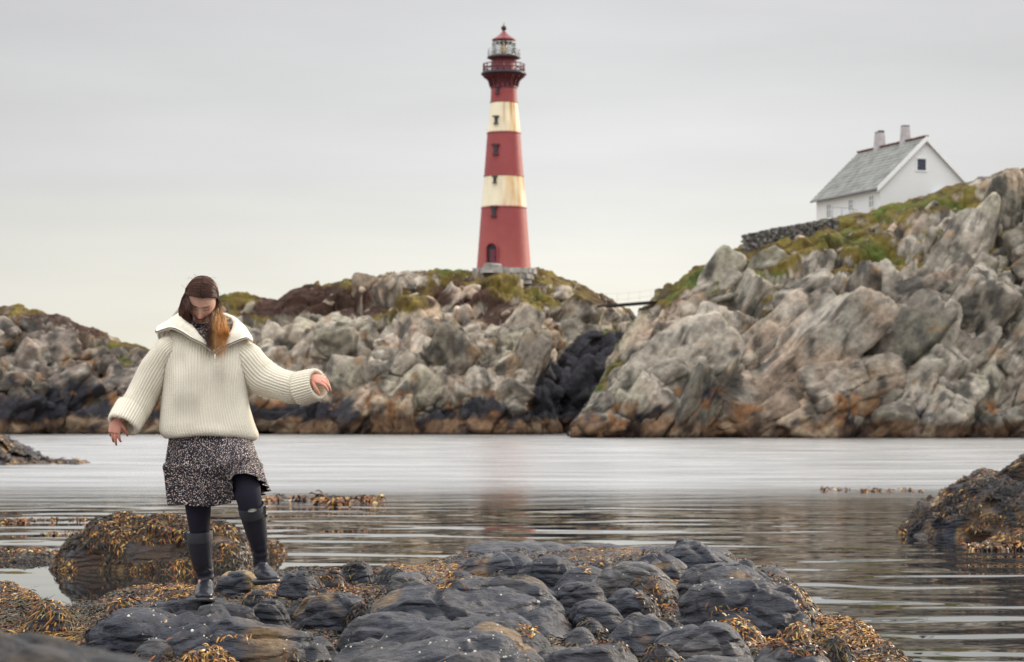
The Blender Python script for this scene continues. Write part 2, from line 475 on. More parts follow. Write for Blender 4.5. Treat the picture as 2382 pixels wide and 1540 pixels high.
def cliff(name, label, crest, Yf, Yc, nx, nz, seed, cell=2.2, big=1.2, veg=None, base_tint=(0.33, 0.30, 0.27), dark_lo=1.4, dark_hi=3.2, dark_extra=None,
          back=25.0, lichen=0.3, tide=1.15, backdrop=0.5, slab=None, nblock=1200, bsize=(0.5, 2.6), phi=(0.9, 0.35), asp=(1.9, 1.0, 0.8), hand=None, edge_lim=None):
    r = np.random.default_rng(seed)
    crest = np.array(crest, float)
    xs = np.linspace(crest[0, 0], crest[-1, 0], nx)
    cy = np.interp(xs, crest[:, 0], crest[:, 1])
    Yc_ = np.interp(xs, [c[0] for c in Yc], [c[1] for c in Yc]) if isinstance(Yc, list) else np.full(nx, float(Yc))
    Yf_ = np.interp(xs, [c[0] for c in Yf], [c[1] for c in Yf]) if isinstance(Yf, list) else np.full(nx, float(Yf))
    top = at(xs, cy, Yc_)
    s = np.concatenate([np.linspace(-0.10, 1.0, nz), 1 + np.linspace(0.02, 1.0, 14)])
    X = np.repeat(top[:, 0][None], len(s), 0)
    zc = np.maximum(top[:, 2], 0.2)
    s_ = s[:, None]
    sc = np.clip(s_, 0, 1) * np.ones((1, nx))
    Y = Yf_ + (Yc_ - Yf_) * (0.30 * sc + 0.70 * sc ** 2.4)
    Y = np.where(s_ > 1, Yc_ + back * (s_ - 1), Y)
    Z = np.where(s_ < 0, s_ * 12.0, zc * sc)
    Z = np.where(s_ > 1, zc - (zc + 1.5) * np.clip(s_ - 1, 0, 1) ** 2 * backdrop * 2, Z)
    P = np.stack([X, Y, Z], -1)
    und = fbm(np.stack([X * 0.09, X * 0 + seed, Z * 0.12], -1), 3, seed) * 3.4
    P[..., 1] += und * np.clip(1 - 0.75 * sc, 0.1, 1)
    def normals(P):
        a = np.gradient(P, axis=1); b_ = np.gradient(P, axis=0)
        n = np.cross(a, b_); n /= np.linalg.norm(n, axis=-1, keepdims=True) + 1e-9
        return n
    N0 = normals(P)
    env = np.clip(0.25 + 0.75 * sstep(1.0, 0.84, np.clip(s_, 0, 1)), 0, 1) * np.ones_like(Z)
    disp = 0
    # slanting slabs: gentle face up to the left, broken-off edge on the lower right
    if slab:
        ang, spacing, samp = slab
        for (sp_, am_, sd_) in ((spacing, samp, 1), (spacing * 0.37, samp * 0.35, 2)):
            wq = P * 0.16 * (5.0 / sp_)
            tt = (P[..., 0] * math.sin(ang) - P[..., 2] * math.cos(ang)) / sp_ + 0.9 * fbm(wq, 3, seed + 200 + sd_)
            fr = tt - np.floor(tt); z0 = np.zeros(tt.shape, np.int64); cid = _h(np.floor(tt).astype(np.int64), z0, z0, seed + sd_)
            saw = np.where(fr < 0.86, fr / 0.86, (1 - fr) / 0.14)
            mod = 0.35 + 0.9 * sstep(-0.3, 0.4, vnoise(P * 0.22 * (5.0 / sp_), seed + 210 + sd_))
            disp = disp + am_ * (saw - 0.5) * mod * (0.6 + 0.8 * cid)
    for k, (cs, amp, ck) in enumerate([(cell * 2.2, big, 0.5), (cell, big * 0.5, 0.45)]):
        F1, F2, ids, vec = worley((P @ rot3(0.2, 0.6, 0.25)) / np.array([cs, cs, cs * 1.3]), seed + 31 * k, metric=4)
        d = amp * (0.75 * (vec * (ids - 0.5) * 2).sum(-1) + 0.55 * (ids[..., 0] - 0.5)) - ck * amp * (1 - sstep(0.0, 0.11, F2 - F1))
        disp = disp + d
        if k == 1: ids_keep = ids
        if k == 0: ids_big = ids
    disp = disp + 0.10 * big * fbm(P * 1.4, 4, seed + 5)
    P2 = P + N0 * (disp * env)[..., None]
    N = normals(P2)
    def vegmask(Q, nz0, nz1, sq, vb=0.0):
        dx, dy = proj(Q)
        vn = fbm(Q * np.array([0.22, 0.22, 0.35]), 4, seed + 70); vn2 = fbm(Q * 0.9, 3, seed + 74)
        bias = -0.86 + vb + 0.55 * sq; hue = vn * 1.0 + vn2 * 0.5
        for (vx, vy, sx, sy, strength, hh) in (veg or []):
            g = np.exp(-(((dx - vx) / sx) ** 2 + ((dy - vy) / sy) ** 2)); bias = bias + strength * g; hue = hue * (1 - 0.8 * g) + hh * g
        m = sstep(-0.02, 0.16, bias + 0.75 * (nz0 * 0.4 + nz1 * 0.6) + 0.55 * vn + 0.28 * vn2 - 0.15)
        return np.where(Q[..., 2] < 3.0, 0, m), hue, vn2
    def paint(Q, nz0, nz1, sq, idk, idb, vb=0.0):
        vmask, hue, vn2 = vegmask(Q, nz0, nz1, sq, vb)
        C = np.ones(Q.shape) * np.array(base_tint) * (0.50 + 0.72 * idk[..., 1])[..., None]
        pk = sstep(0.1, 0.6, fbm(Q * 0.25, 3, seed + 40) + (idb[..., 2] - 0.5)); C = lerpc(C, C * np.array([1.10, 0.93, 0.84]), pk * 0.9)
        gk = sstep(0.0, 0.5, fbm(Q * 0.3, 3, seed + 41) + (idk[..., 0] - 0.5)); C = lerpc(C, C * np.array([0.84, 0.87, 0.82]), gk)
        wv = sstep(0.2, 0.55, fbm(Q * 0.8, 4, seed + 42)); C = lerpc(C, np.array([0.60, 0.56, 0.48]), wv * 0.6)
        dk = sstep(0.05, 0.4, fbm(Q * np.array([1.1, 1.1, 0.6]), 5, seed + 43) + (lichen - 0.3)); C = lerpc(C, np.array([0.085, 0.08, 0.072]), dk * 0.85)
        oc = sstep(0.3, 0.55, fbm(Q * 0.7, 4, seed + 44)); C = lerpc(C, np.array([0.32, 0.18, 0.07]), oc * 0.6)
        zz = Q[..., 2]; dx, dy = proj(Q)
        bn = fbm(np.stack([Q[..., 0] * 0.22, Q[..., 1] * 0.1, zz * 0.25], -1), 4, seed + 50)
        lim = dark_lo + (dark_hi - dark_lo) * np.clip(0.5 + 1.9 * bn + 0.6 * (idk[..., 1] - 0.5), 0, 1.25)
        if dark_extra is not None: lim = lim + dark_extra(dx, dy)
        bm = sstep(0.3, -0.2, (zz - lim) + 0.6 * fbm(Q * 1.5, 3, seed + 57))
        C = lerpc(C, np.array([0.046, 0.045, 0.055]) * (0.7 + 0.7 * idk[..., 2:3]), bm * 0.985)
        oe = sstep(0.9, 0.2, np.abs(zz - lim)) * sstep(0.0, 0.3, fbm(Q * 0.9, 3, seed + 58)) * (zz < 3.2)
        C = lerpc(C, np.array([0.34, 0.16, 0.06]), oe * 0.8)
        tn = fbm(Q * 1.3, 4, seed + 51)
        tb = sstep(0.15, -0.15, zz - tide - 0.5 * tn - 0.4 * (idk[..., 2] - 0.5))
        tc_ = lerpc(np.ones(Q.shape) * np.array([0.24, 0.145, 0.085]), np.array([0.07, 0.045, 0.035]), sstep(-0.1, 0.3, fbm(Q * np.array([0.9, 0.9, 0.5]), 3, seed + 52)))
        tc_ = lerpc(tc_, np.array([0.40, 0.30, 0.20]), sstep(0.1, 0.4, fbm(Q * 0.6, 3, seed + 53)) * 0.8)
        C = lerpc(C, tc_, tb * sstep(-0.65, 0.1, idk[..., 0] - 0.15 + 0.5 * tn))
        C = lerpc(C, np.array([0.03, 0.025, 0.022]), sstep(0.25, 0.02, zz))
        hv = np.clip(hue, -1, 1)
        gr = lerpc(np.ones(Q.shape) * np.array([0.070, 0.036, 0.026]), np.array([0.19, 0.14, 0.032]), sstep(-0.35, 0.1, hv))
        gr = lerpc(gr, np.array([0.09, 0.13, 0.028]), sstep(0.15, 0.6, hv)) * (0.7 + 0.6 * (vn2[..., None] * 0.5 + 0.5))
        gr = lerpc(gr, np.array([0.05, 0.032, 0.022]), sstep(0.1, 0.4, fbm(Q * 1.1, 3, seed + 59)) * 0.6)
        return np.clip(lerpc(C, gr, vmask), 0.004, 0.85), vmask
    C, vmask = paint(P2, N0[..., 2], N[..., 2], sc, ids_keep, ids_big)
    P2 = P2 + N0 * (vmask * 0.16 * (0.4 + fbm(P * 2.4, 3, seed + 90)))[..., None]
    f = grid_faces(len(s), nx)
    Vs = [P2.reshape(-1, 3)]; Fs = [np.concatenate([f[:, [0, 1, 2]], f[:, [0, 2, 3]]])]; Cs = [C.reshape(-1, 3)]; off = P2.shape[0] * P2.shape[1]
    # angular blocks standing out of the slope
    lo, hi = np.searchsorted(s, -0.01), np.searchsorted(s, 0.985)
    spots = []
    for _ in range(nblock):
        u = r.uniform(); size = bsize[0] * (bsize[1] / bsize[0]) ** (u ** 1.7)
        spots.append((r.integers(lo, hi), r.integers(0, nx), size, None))
    for (hx, hy, sz, an) in (hand or []):
        jx = int(np.clip(np.searchsorted(xs, hx), 0, nx - 1)); pdx, pdy = proj(P[:, jx]); iy = int(np.argmin(np.abs(pdy[:hi] - hy)))
        spots.append((iy, jx, sz, an))
    for (i_, j_, size, an) in spots:
        base = P2[i_, j_]; n0 = N0[i_, j_]; srow = s[i_]
        if an is None and vmask[i_, j_] > 0.4 and (size > 1.5 or r.uniform() < 0.62): continue
        if an is None and edge_lim is not None:
            ex, ey = proj(base); size = min(size, max(0.0, float(ex - np.interp(ey, edge_lim[0], edge_lim[1])) / 26.0))
            if size < 0.35: continue
        crestf = float(sstep(0.80, 1.0, srow))
        size = size * (1 - 0.55 * crestf)
        v0, f0 = ICO[5 if size > 3.4 else (4 if size > 1.7 else (3 if size > 0.8 else 2))]
        K = 9
        nn = r.normal(0, 1, (K, 3)); nn /= np.linalg.norm(nn, axis=1, keepdims=True)
        nn = np.concatenate([nn, np.eye(3), -np.eye(3)]); hh = r.uniform(0.62, 1.0, len(nn))
        rad = ((np.maximum(v0 @ nn.T, 0) / hh) ** 34).sum(1) ** (-1 / 34)
        v = v0 * rad[:, None]
        v = v * np.array(asp) * r.uniform(0.75, 1.3, 3)
        ph = (phi[0] + r.normal(0, phi[1])) if an is None else an
        R = rot3(r.normal(0, 0.35), 0, 0) @ rot3(0, 0, r.normal(0, 0.3))
        Rp = np.array([[math.cos(ph), 0, -math.sin(ph)], [0, 1, 0], [math.sin(ph), 0, math.cos(ph)]])
        v = (v @ R.T) @ Rp.T * size * 0.5
        c = base - n0 * size * (r.uniform(0.05, 0.30) + 0.22 * crestf) + r.normal(0, 0.06, 3) * size
        w = v + c
        nrm = w - c; nrm /= np.linalg.norm(nrm, axis=1, keepdims=True)
        if size > 0.9:
            g1, g2, gi, gv = worley(((w + 3.1 * i_) @ Rp) / (np.array([0.9, 0.42, 0.34]) * size), seed + 17, metric=4)
            w = w + nrm * (size * (0.08 * (gi[:, 0] - 0.5) - 0.055 * (1 - sstep(0.0, 0.08, g2 - g1))))[:, None]
        if size > 1.7:
            g1, g2, gi, gv = worley(((w + 7.7 * i_) @ Rp) / np.array([2.2, 1.0, 0.8]), seed + 19, metric=4)
            w = w + nrm * (0.10 * (gi[:, 0] - 0.5) - 0.12 * (1 - sstep(0.0, 0.09, g2 - g1)))[:, None]
        w = w + nrm * (0.038 * size * fbm(w * (1.6 / max(size, 0.6)) * 1.3, 4, seed + 300))[:, None]
        ids1 = np.tile(r.uniform(0, 1, 3), (len(w), 1)); ids2 = np.tile(ids_big[i_, j_], (len(w), 1))
        cc, _m = paint(w, np.full(len(w), n0[2]) * 0.8, nrm[:, 2] * 0.75, np.full(len(w), min(srow, 1.0)), ids1, ids2, -0.45)
        Vs.append(w); Fs.append(f0 + off); Cs.append(cc); off += len(w)
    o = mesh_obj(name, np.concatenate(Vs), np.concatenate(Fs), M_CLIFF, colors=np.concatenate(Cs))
    tag(o, label, None, kind="structure")
    print(name, off)
    return o

crest_c = [(360, 845), (400, 800), (450, 745), (500, 694), (530, 688), (548, 682), (600, 685), (645, 690), (655, 681), (690, 665), (740, 655), (800, 650), (830, 646), (865, 646),
           (905, 635), (940, 632), (1000, 632), (1015, 628), (1040, 631), (1110, 630), (1240, 629), (1272, 630), (1300, 642), (1340, 655), (1380, 676),
           (1420, 700), (1445, 716), (1462, 722), (1476, 738), (1486, 760), (1500, 800), (1540, 900), (1580, 1000)]
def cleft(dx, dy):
    # shade of the narrow cleft between the islands is painted into its wall colour
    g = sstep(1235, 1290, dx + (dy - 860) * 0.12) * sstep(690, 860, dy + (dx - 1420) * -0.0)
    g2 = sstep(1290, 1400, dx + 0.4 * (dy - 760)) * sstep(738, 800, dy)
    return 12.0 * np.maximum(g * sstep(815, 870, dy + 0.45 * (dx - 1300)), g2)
cliff("rocky_island", "rocky island under the lighthouse with grey crags, heather and yellow grass", crest_c, [(360, 186), (900, 180), (1200, 178), (1250, 181), (1300, 190), (1580, 196)],
      [(360, 196), (900, 198), (1200, 202), (1300, 204), (1580, 208)], 760, 230, 3, cell=2.3, big=1.3, slab=(0.95, 6.0, 1.2), nblock=1050, bsize=(0.55, 4.3), phi=(1.0, 0.5), asp=(1.5, 1.0, 1.0),
      hand=[(875, 810, 2.8, 0.5), (1180, 660, 2.6, 0.1), (1110, 690, 1.6, -0.8), (740, 820, 3.4, 0.9), (960, 840, 2.6, 1.3), (1205, 705, 2.0, 0.4), (1290, 690, 1.8, 0.3), (1150, 820, 3.0, 1.2), (680, 770, 3.0, 0.8), (1340, 750, 3.4, 1.3), (1400, 745, 3.2, 1.0), (600, 800, 3.0, 0.9), (1060, 900, 3.0, 0.2), (850, 930, 3.2, 0.1)],
      veg=[(760, 705, 150, 32, 0.8, -0.9), (960, 700, 80, 30, 0.8, 0.25), (1090, 700, 100, 34, 0.7, -0.8), (1190, 685, 50, 12, 0.8, 0.3), (1200, 745, 80, 24, 0.65, -0.9),
           (1350, 690, 70, 18, 0.8, 0.0), (1290, 645, 40, 12, 0.8, 0.2), (620, 722, 60, 14, 0.5, -0.9), (880, 770, 50, 14, 0.55, -0.4), (1170, 655, 60, 10, 0.6, 0.2),
           (1400, 705, 50, 10, 0.9, -0.2)],
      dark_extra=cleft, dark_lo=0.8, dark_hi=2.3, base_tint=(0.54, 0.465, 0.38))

crest_l = [(-160, 690), (-60, 715), (0, 718), (42, 716), (60, 724), (100, 730), (150, 738), (170, 750), (200, 757), (225, 772), (262, 790), (305, 800), (330, 806), (350, 815), (400, 850), (450, 920), (480, 1002)]
cliff("rocky_headland", "low dark brown rocky headland at the left behind the water", crest_l, [(-160, 178), (480, 182)], [(-160, 192), (480, 192)], 400, 180, 21, cell=2.4, big=1.2, slab=(0.6, 4.0, 1.0), nblock=420, bsize=(0.6, 3.6), phi=(0.4, 0.5), asp=(1.7, 1.0, 0.9),
      veg=[(120, 760, 200, 25, 0.25, -0.6)], base_tint=(0.33, 0.275, 0.235), lichen=0.42, dark_lo=1.8, dark_hi=3.6)

crest_r = [(1325, 1012), (1336, 1002), (1352, 975), (1372, 945), (1386, 910), (1402, 880), (1420, 848), (1450, 800), (1478, 750), (1498, 722), (1515, 704), (1540, 680), (1570, 655), (1600, 635), (1620, 619), (1642, 617),
           (1664, 609), (1690, 592), (1728, 572), (1800, 552), (1880, 530), (1915, 516), (1950, 512), (2000, 501), (2060, 481), (2110, 468), (2160, 460), (2182, 452),
           (2210, 440), (2250, 428), (2290, 410), (2330, 398), (2382, 388), (2480, 372), (2650, 380)]
cliff("rocky_hill", "tall rocky hill at the right with big grey slabs and green grass below the house", crest_r, [(1325, 156), (1500, 156), (2382, 154), (2650, 154)],
      [(1325, 160), (1400, 164), (1515, 172), (1728, 180), (1950, 184), (2250, 184), (2382, 180), (2650, 180)], 900, 380, 42, cell=2.8, big=1.4, slab=(0.80, 6.5, 2.0), nblock=1150, bsize=(0.5, 4.6), phi=(0.85, 0.3), asp=(2.0, 1.0, 0.85), edge_lim=([700, 750, 800, 848, 880, 910, 945, 975, 1002], [1518, 1480, 1452, 1422, 1404, 1388, 1374, 1354, 1338]),
      hand=[(1530, 880, 5.4, 0.75), (1590, 880, 4.5, -0.5), (1800, 870, 7.0, 0.75), (1900, 840, 5.5, 0.8), (1700, 780, 5.0, 0.7), (1860, 690, 3.6, 0.9), (1980, 930, 3.8, 0.9), (2070, 960, 2.4, 0.4), (2110, 900, 2.6, 0.1), (2200, 900, 4.0, 0.9),
            (2260, 950, 6.0, 0.5), (2340, 880, 6.0, 0.6), (2120, 760, 5.5, 1.0), (2250, 770, 5.5, 0.9), (2150, 600, 5.5, 1.1), (2330, 640, 5.0, 1.1), (2000, 700, 4.5, 0.6), (1650, 690, 3.0, 0.7), (1760, 630, 2.6, 0.6), (2360, 960, 5.0, 0.4)],
      veg=[(1960, 560, 130, 30, 0.8, 0.5), (2040, 600, 50, 40, 0.7, 0.5), (1830, 600, 120, 30, 0.45, 0.1), (2150, 480, 80, 14, 0.7, 0.5), (1640, 665, 60, 30, 0.35, 0.6),
           (1740, 690, 60, 20, 0.4, 0.2), (1960, 640, 60, 20, 0.5, -0.1), (2300, 640, 80, 16, 0.5, 0.4), (2340, 540, 60, 60, 0.25, 0.3), (1560, 690, 30, 20, 0.4, 0.5),
           (2050, 660, 90, 10, 0.6, -0.2), (1820, 730, 60, 14, 0.4, -0.3), (2200, 620, 120, 14, 0.4, 0.1)],
      base_tint=(0.47, 0.415, 0.345), dark_lo=0.2, dark_hi=2.7, lichen=0.38, tide=1.0, backdrop=0.15)

# ------------------------------------------------------------------ lighthouse
def paint_mat(name, c, rust=0.25):
    return mat_simple(name, c, 0.5, 0.4, noise=0.10, nscale=1.3, bump=0.01, bscale=3.0, attr=False)
M_RED = mat_simple("red_paint", (0.30, 0.058, 0.06), 0.5, 0.35, noise=0.16, nscale=0.9, bump=0.012, bscale=2.5)
M_DRED = mat_simple("dark_red_paint", (0.115, 0.026, 0.032), 0.5, 0.35, noise=0.2, nscale=1.2)
M_GLASSL = None
def make_lighthouse():
    Yl = 200.0
    px = Yl / FPX
    base = at(1172, 628, Yl)
    def zy(y): return float(at(1172, y, Yl)[2])
    def r(h): return h * px
    root = empty("lighthouse", tuple(base))
    tag(root, "tall tapering red and white banded iron lighthouse on the rocky island", "lighthouse")
    cx, cyy = base[0], base[1]
    # tower with painted bands, rust in the paint
    lv = [(634, 64), (600, 61.3), (560, 58.2), (520, 55.2), (484, 52.4), (484, 52.4), (447, 49.2), (410, 46.2), (410, 46.2), (360, 42.4), (310, 38.8), (310, 38.8), (274, 34.8), (238, 31.2), (238, 31.2), (205, 30.0)]
    prof = []
    for i in range(len(lv) - 1):
        (y0, h0), (y1, h1) = lv[i], lv[i + 1]
        if y0 == y1: continue
        n = 10
        for k in range(n):
            t = k / n
            prof.append((y0 + (y1 - y0) * t, h0 + (h1 - h0) * t))
    prof.append(lv[-1])
    prof = np.array(prof)
    seg = 144
    a = np.arange(seg) / seg * 2 * math.pi
    zz = np.array([zy(y) for y in prof[:, 0]])
    ridge = np.zeros(len(prof))
    V = np.stack([(r(prof[:, 1]) + ridge)[:, None] * np.cos(a), (r(prof[:, 1]) + ridge)[:, None] * np.sin(a), np.repeat((zz)[:, None], seg, 1)], -1) + np.array([cx, cyy, 0])
    yy = prof[:, 0][:, None] + 0 * a
    white = ((yy > 238) & (yy < 310)) | ((yy > 410) & (yy < 484))
    C = np.where(white[..., None], np.array([0.82, 0.74, 0.55]), np.array([0.30, 0.058, 0.06]))
    # faded lower paint
    fade = sstep(470, 640, yy)[..., None]
    C = np.where(white[..., None], C, C * (1 - fade) + np.array([0.34, 0.085, 0.075]) * fade)
    rn = fbm(np.stack([np.cos(a)[None] * 6 + 0 * yy, np.sin(a)[None] * 6 + 0 * yy, yy * 0.012], -1), 4, 5)
    rn2 = fbm(np.stack([np.cos(a)[None] * 2 + 0 * yy, np.sin(a)[None] * 2 + 0 * yy, yy * 0.008], -1), 3, 9)
    topd = np.where(yy < 311, (yy - 238) / 72, (yy - 410) / 74)
    side = sstep(-0.35, 0.45, np.cos(a))[None]
    rust = np.where(white, sstep(-0.4, 0.45, rn + 0.3 * (1 - topd)) * side, 0) * 0.9
    C = lerpc(C, np.array([0.68, 0.40, 0.15]), rust * 0.9)
    rs = np.where(white, sstep(0.2, 0.4, rn) * side * np.clip(1.2 - topd, 0.2, 1), 0)
    C = lerpc(C, np.array([0.36, 0.12, 0.035]), rs * 0.9)
    C = C * (1 + 0.12 * rn2[..., None])
    faces = grid_faces(len(prof), seg, True)
    M_T = mat_simple("tower_paint", (1, 1, 1), 0.55, 0.35, noise=0.07, nscale=1.0, bump=0.01, bscale=2.0, attr=True)
    mesh_obj("tower", V.reshape(-1, 3), faces, M_T, root, colors=np.clip(C, 0, 1).reshape(-1, 3))
    c0 = (cx, cyy, 0)
    # iron plate seams
    for y in (238, 310, 410, 484):
        mb = MB()
        h = np.interp(-y, -prof[:, 0], prof[:, 1])
        mb.lathe(c0, [(r(h) , zy(y + 1.6)), (r(h) + 0.05, zy(y + 1.4)), (r(h) + 0.05, zy(y - 0.2)), (r(h) - 0.01, zy(y - 0.4))], 96)
        mb.build("band_seam", M_RED, root, smooth=True)
    # corbel under the gallery
    mb = MB()
    mb.lathe(c0, [(r(30.2), zy(207)), (r(31.5), zy(206)), (r(31.5), zy(203.5)), (r(30.6), zy(203)), (r(31.4), zy(196)), (r(33.5), zy(189)), (r(38), zy(183)), (r(46), zy(178)), (r(49), zy(176.4))], 96)
    for k in range(16):
        an = k / 16 * 2 * math.pi + 0.1
        pts = [(cx + math.cos(an) * r(h), cyy + math.sin(an) * r(h), zy(y)) for h, y in ((32, 202), (33.6, 195), (36, 188), (41, 182), (48, 177.5))]
        mb.tube(pts, 0.07, 6)
    mb.build("corbel", M_DRED, root, smooth=True)
    # main gallery
    mb = MB()
    mb.lathe(c0, [(r(30), zy(176.5)), (r(49), zy(176.5)), (r(52), zy(175)), (r(53.5), zy(172.5)), (r(52), zy(169.5)), (r(49), zy(167.5)), (r(27), zy(167.3))], 96)
    M_BLK = mat_simple("gallery_paint", (0.035, 0.022, 0.032), 0.5, 0.4, noise=0.2, nscale=2)
    g = mb.build("gallery", M_BLK, root, smooth=True)
    mb = MB()
    for k in range(20):
        an = k / 20 * 2 * math.pi
        x, y = cx + math.cos(an) * r(48), cyy + math.sin(an) * r(48)
        mb.tube([(x, y, zy(168)), (x, y, zy(150))], 0.045, 6)
        an2 = (k + 1) / 20 * 2 * math.pi
        x2, y2 = cx + math.cos(an2) * r(48), cyy + math.sin(an2) * r(48)
        mb.tube([(x, y, zy(167)), (x2, y2, zy(158))], 0.02, 5); mb.tube([(x, y, zy(158)), (x2, y2, zy(167))], 0.02, 5)
    for y in (150, 158.5):
        an = np.linspace(0, 2 * math.pi, 73)
        mb.tube(np.stack([cx + np.cos(an) * r(48), cyy + np.sin(an) * r(48), np.full(73, zy(y))], -1), 0.05, 6)
    mb.build("railing", M_DRED, g, smooth=True)
    # watch room
    mb = MB()
    mb.lathe(c0, [(r(28.5), zy(167.4)), (r(28.5), zy(165)), (r(27.4), zy(164.6)), (r(27.4), zy(146)), (r(28.2), zy(142)), (r(31), zy(138.5)), (r(36), zy(136))], 72)
    mb.build("watch_room", mat_simple("watch_room_paint", (0.17, 0.034, 0.042), 0.5, 0.4, noise=0.15, nscale=1.5), root, smooth=True)
    mb = MB()
    mb.lathe(c0, [(r(34), zy(136.6)), (r(38.5), zy(136)), (r(39.5), zy(134)), (r(36), zy(131)), (r(30), zy(129)), (r(5), zy(127.2))], 72)
    g2 = mb.build("lantern_gallery", M_BLK, root, smooth=True)
    mb = MB()
    for k in range(16):
        an = k / 16 * 2 * math.pi + 0.1
        x, y = cx + math.cos(an) * r(37), cyy + math.sin(an) * r(37)
        mb.tube([(x, y, zy(135)), (x, y, zy(115))], 0.03, 5)
    for y in (115, 122):
        an = np.linspace(0, 2 * math.pi, 61)
        mb.tube(np.stack([cx + np.cos(an) * r(37), cyy + np.sin(an) * r(37), np.full(61, zy(y))], -1), 0.025, 5)
    mb.build("railing", mat_simple("grey_rail", (0.45, 0.45, 0.45), 0.5), g2, smooth=True)
    # lantern glass with astragals
    m, nt, b = mat_new("lantern_glass")
    nt.nodes.remove(b)
    gl = nt.nodes.new("ShaderNodeBsdfGlossy"); gl.inputs["Roughness"].default_value = 0.05
    tr = nt.nodes.new("ShaderNodeBsdfTransparent"); tr.inputs[0].default_value = (0.93, 0.95, 0.95, 1)
    fr = nt.nodes.new("ShaderNodeFresnel"); mx = nt.nodes.new("ShaderNodeMixShader")
    nt.links.new(fr.outputs[0], mx.inputs[0]); nt.links.new(tr.outputs[0], mx.inputs[1]); nt.links.new(gl.outputs[0], mx.inputs[2])
    nt.links.new(mx.outputs[0], nt.nodes["Material Output"].inputs[0])
    mb = MB(); mb.lathe(c0, [(r(26.3), zy(128)), (r(26.3), zy(99))], 16)
    gl_o = mb.build("lantern_pane", m, root)
    mb = MB()
    for k in range(16):
        an = k / 16 * 2 * math.pi
        x, y = cx + math.cos(an) * r(26.6), cyy + math.sin(an) * r(26.6)
        mb.tube([(x, y, zy(128.5)), (x, y, zy(98.5))], 0.04, 5)
    for y in (128, 113, 99.5):
        an = np.linspace(0, 2 * math.pi, 17)
        mb.tube(np.stack([cx + np.cos(an) * r(26.6), cyy + np.sin(an) * r(26.6), np.full(17, zy(y))], -1), 0.05, 5)
    mb.build("glazing_bar", mat_simple("grey_bar", (0.42, 0.44, 0.42), 0.5), gl_o)
    mb = MB(); mb.lathe(c0, [(r(0.1), zy(127)), (r(6), zy(126.5)), (r(7.5), zy(121)), (r(8.2), zy(114)), (r(7.5), zy(107)), (r(6), zy(101)), (r(0.1), zy(100))], 32)
    mb.build("lamp_lens", mat_simple("amber_lens", (0.75, 0.42, 0.08), 0.2, 0.7, noise=0.25, nscale=4), root, smooth=True)
    # dome, ball and rod
    mb = MB()
    mb.lathe(c0, [(r(17), zy(99.6)), (r(21), zy(99)), (r(27), zy(95)), (r(28.3), zy(93)), (r(27.5), zy(91.5)), (r(24), zy(90)), (r(17), zy(85.5)), (r(10), zy(80)), (r(5.5), zy(75.5)), (r(3.4), zy(72)), (r(2.6), zy(69))], 72)
    d = mb.build("dome_roof", mat_simple("dome_paint", (0.20, 0.035, 0.04), 0.45, 0.4, noise=0.15, nscale=2), root, smooth=True)
    mb = MB()
    aa = np.linspace(-math.pi / 2, math.pi / 2, 14)
    mb.lathe(c0, [(r(max(0.05, 6.4 * math.cos(t))), zy(65.5 - 6.4 * math.sin(t))) for t in aa], 28)
    mb.tube([(cx, cyy, zy(60)), (cx, cyy, zy(53))], 0.03, 6)
    mb.build("finial", mat_simple("finial_paint", (0.03, 0.016, 0.02), 0.5), d, smooth=True)
    # windows with hoods
    for (x, y, s) in ((1158, 213, .8), (1155, 283, .85), (1154, 352, 1.1), (1152, 422, .75), (1150, 496, 1.1)):
        h = np.interp(-y, -prof[:, 0], prof[:, 1])
        sx = (x - 1172) / h
        yb = cyy - math.sqrt(max(0, 1 - sx * sx)) * r(h)
        ang = math.asin(sx)
        p = np.array([cx + sx * r(h), yb, zy(y)])
        mb = MB(); nrm = np.array([math.sin(ang), -math.cos(ang), 0])
        mb.box(p + nrm * 0.05, (0.30 * s, 0.16, 0.55 * s), ang)
        w = mb.build("window", mat_simple("window_dark", (0.02, 0.02, 0.03), 0.15, 0.6), root)
        mb = MB()
        mb.box(p + nrm * 0.10 + np.array([0, 0, 0.36 * s]), (0.58 * s, 0.30, 0.15 * s), ang)
        mF = M_DRED if not (238 < y < 310 or 410 < y < 484) else mat_simple("rusty_frame", (0.13, 0.09, 0.05), 0.7)
        mb.build("window_hood", mF, w)
        mb = MB(); mb.box(p + nrm * 0.10 - np.array([0, 0, 0.35 * s]), (0.46 * s, 0.26, 0.12 * s), ang)
        mb.build("window_sill", mF, w)
    # arched door in a projecting hood
    x, y = 1146, 592
    h = 60.5; sx = (x - 1172) / h; ang = math.asin(sx)
    p = np.array([cx + sx * r(h), cyy - math.sqrt(1 - sx * sx) * r(h), zy(y)])
    nrm = np.array([math.sin(ang), -math.cos(ang), 0]); tang = np.array([math.cos(ang), math.sin(ang), 0])
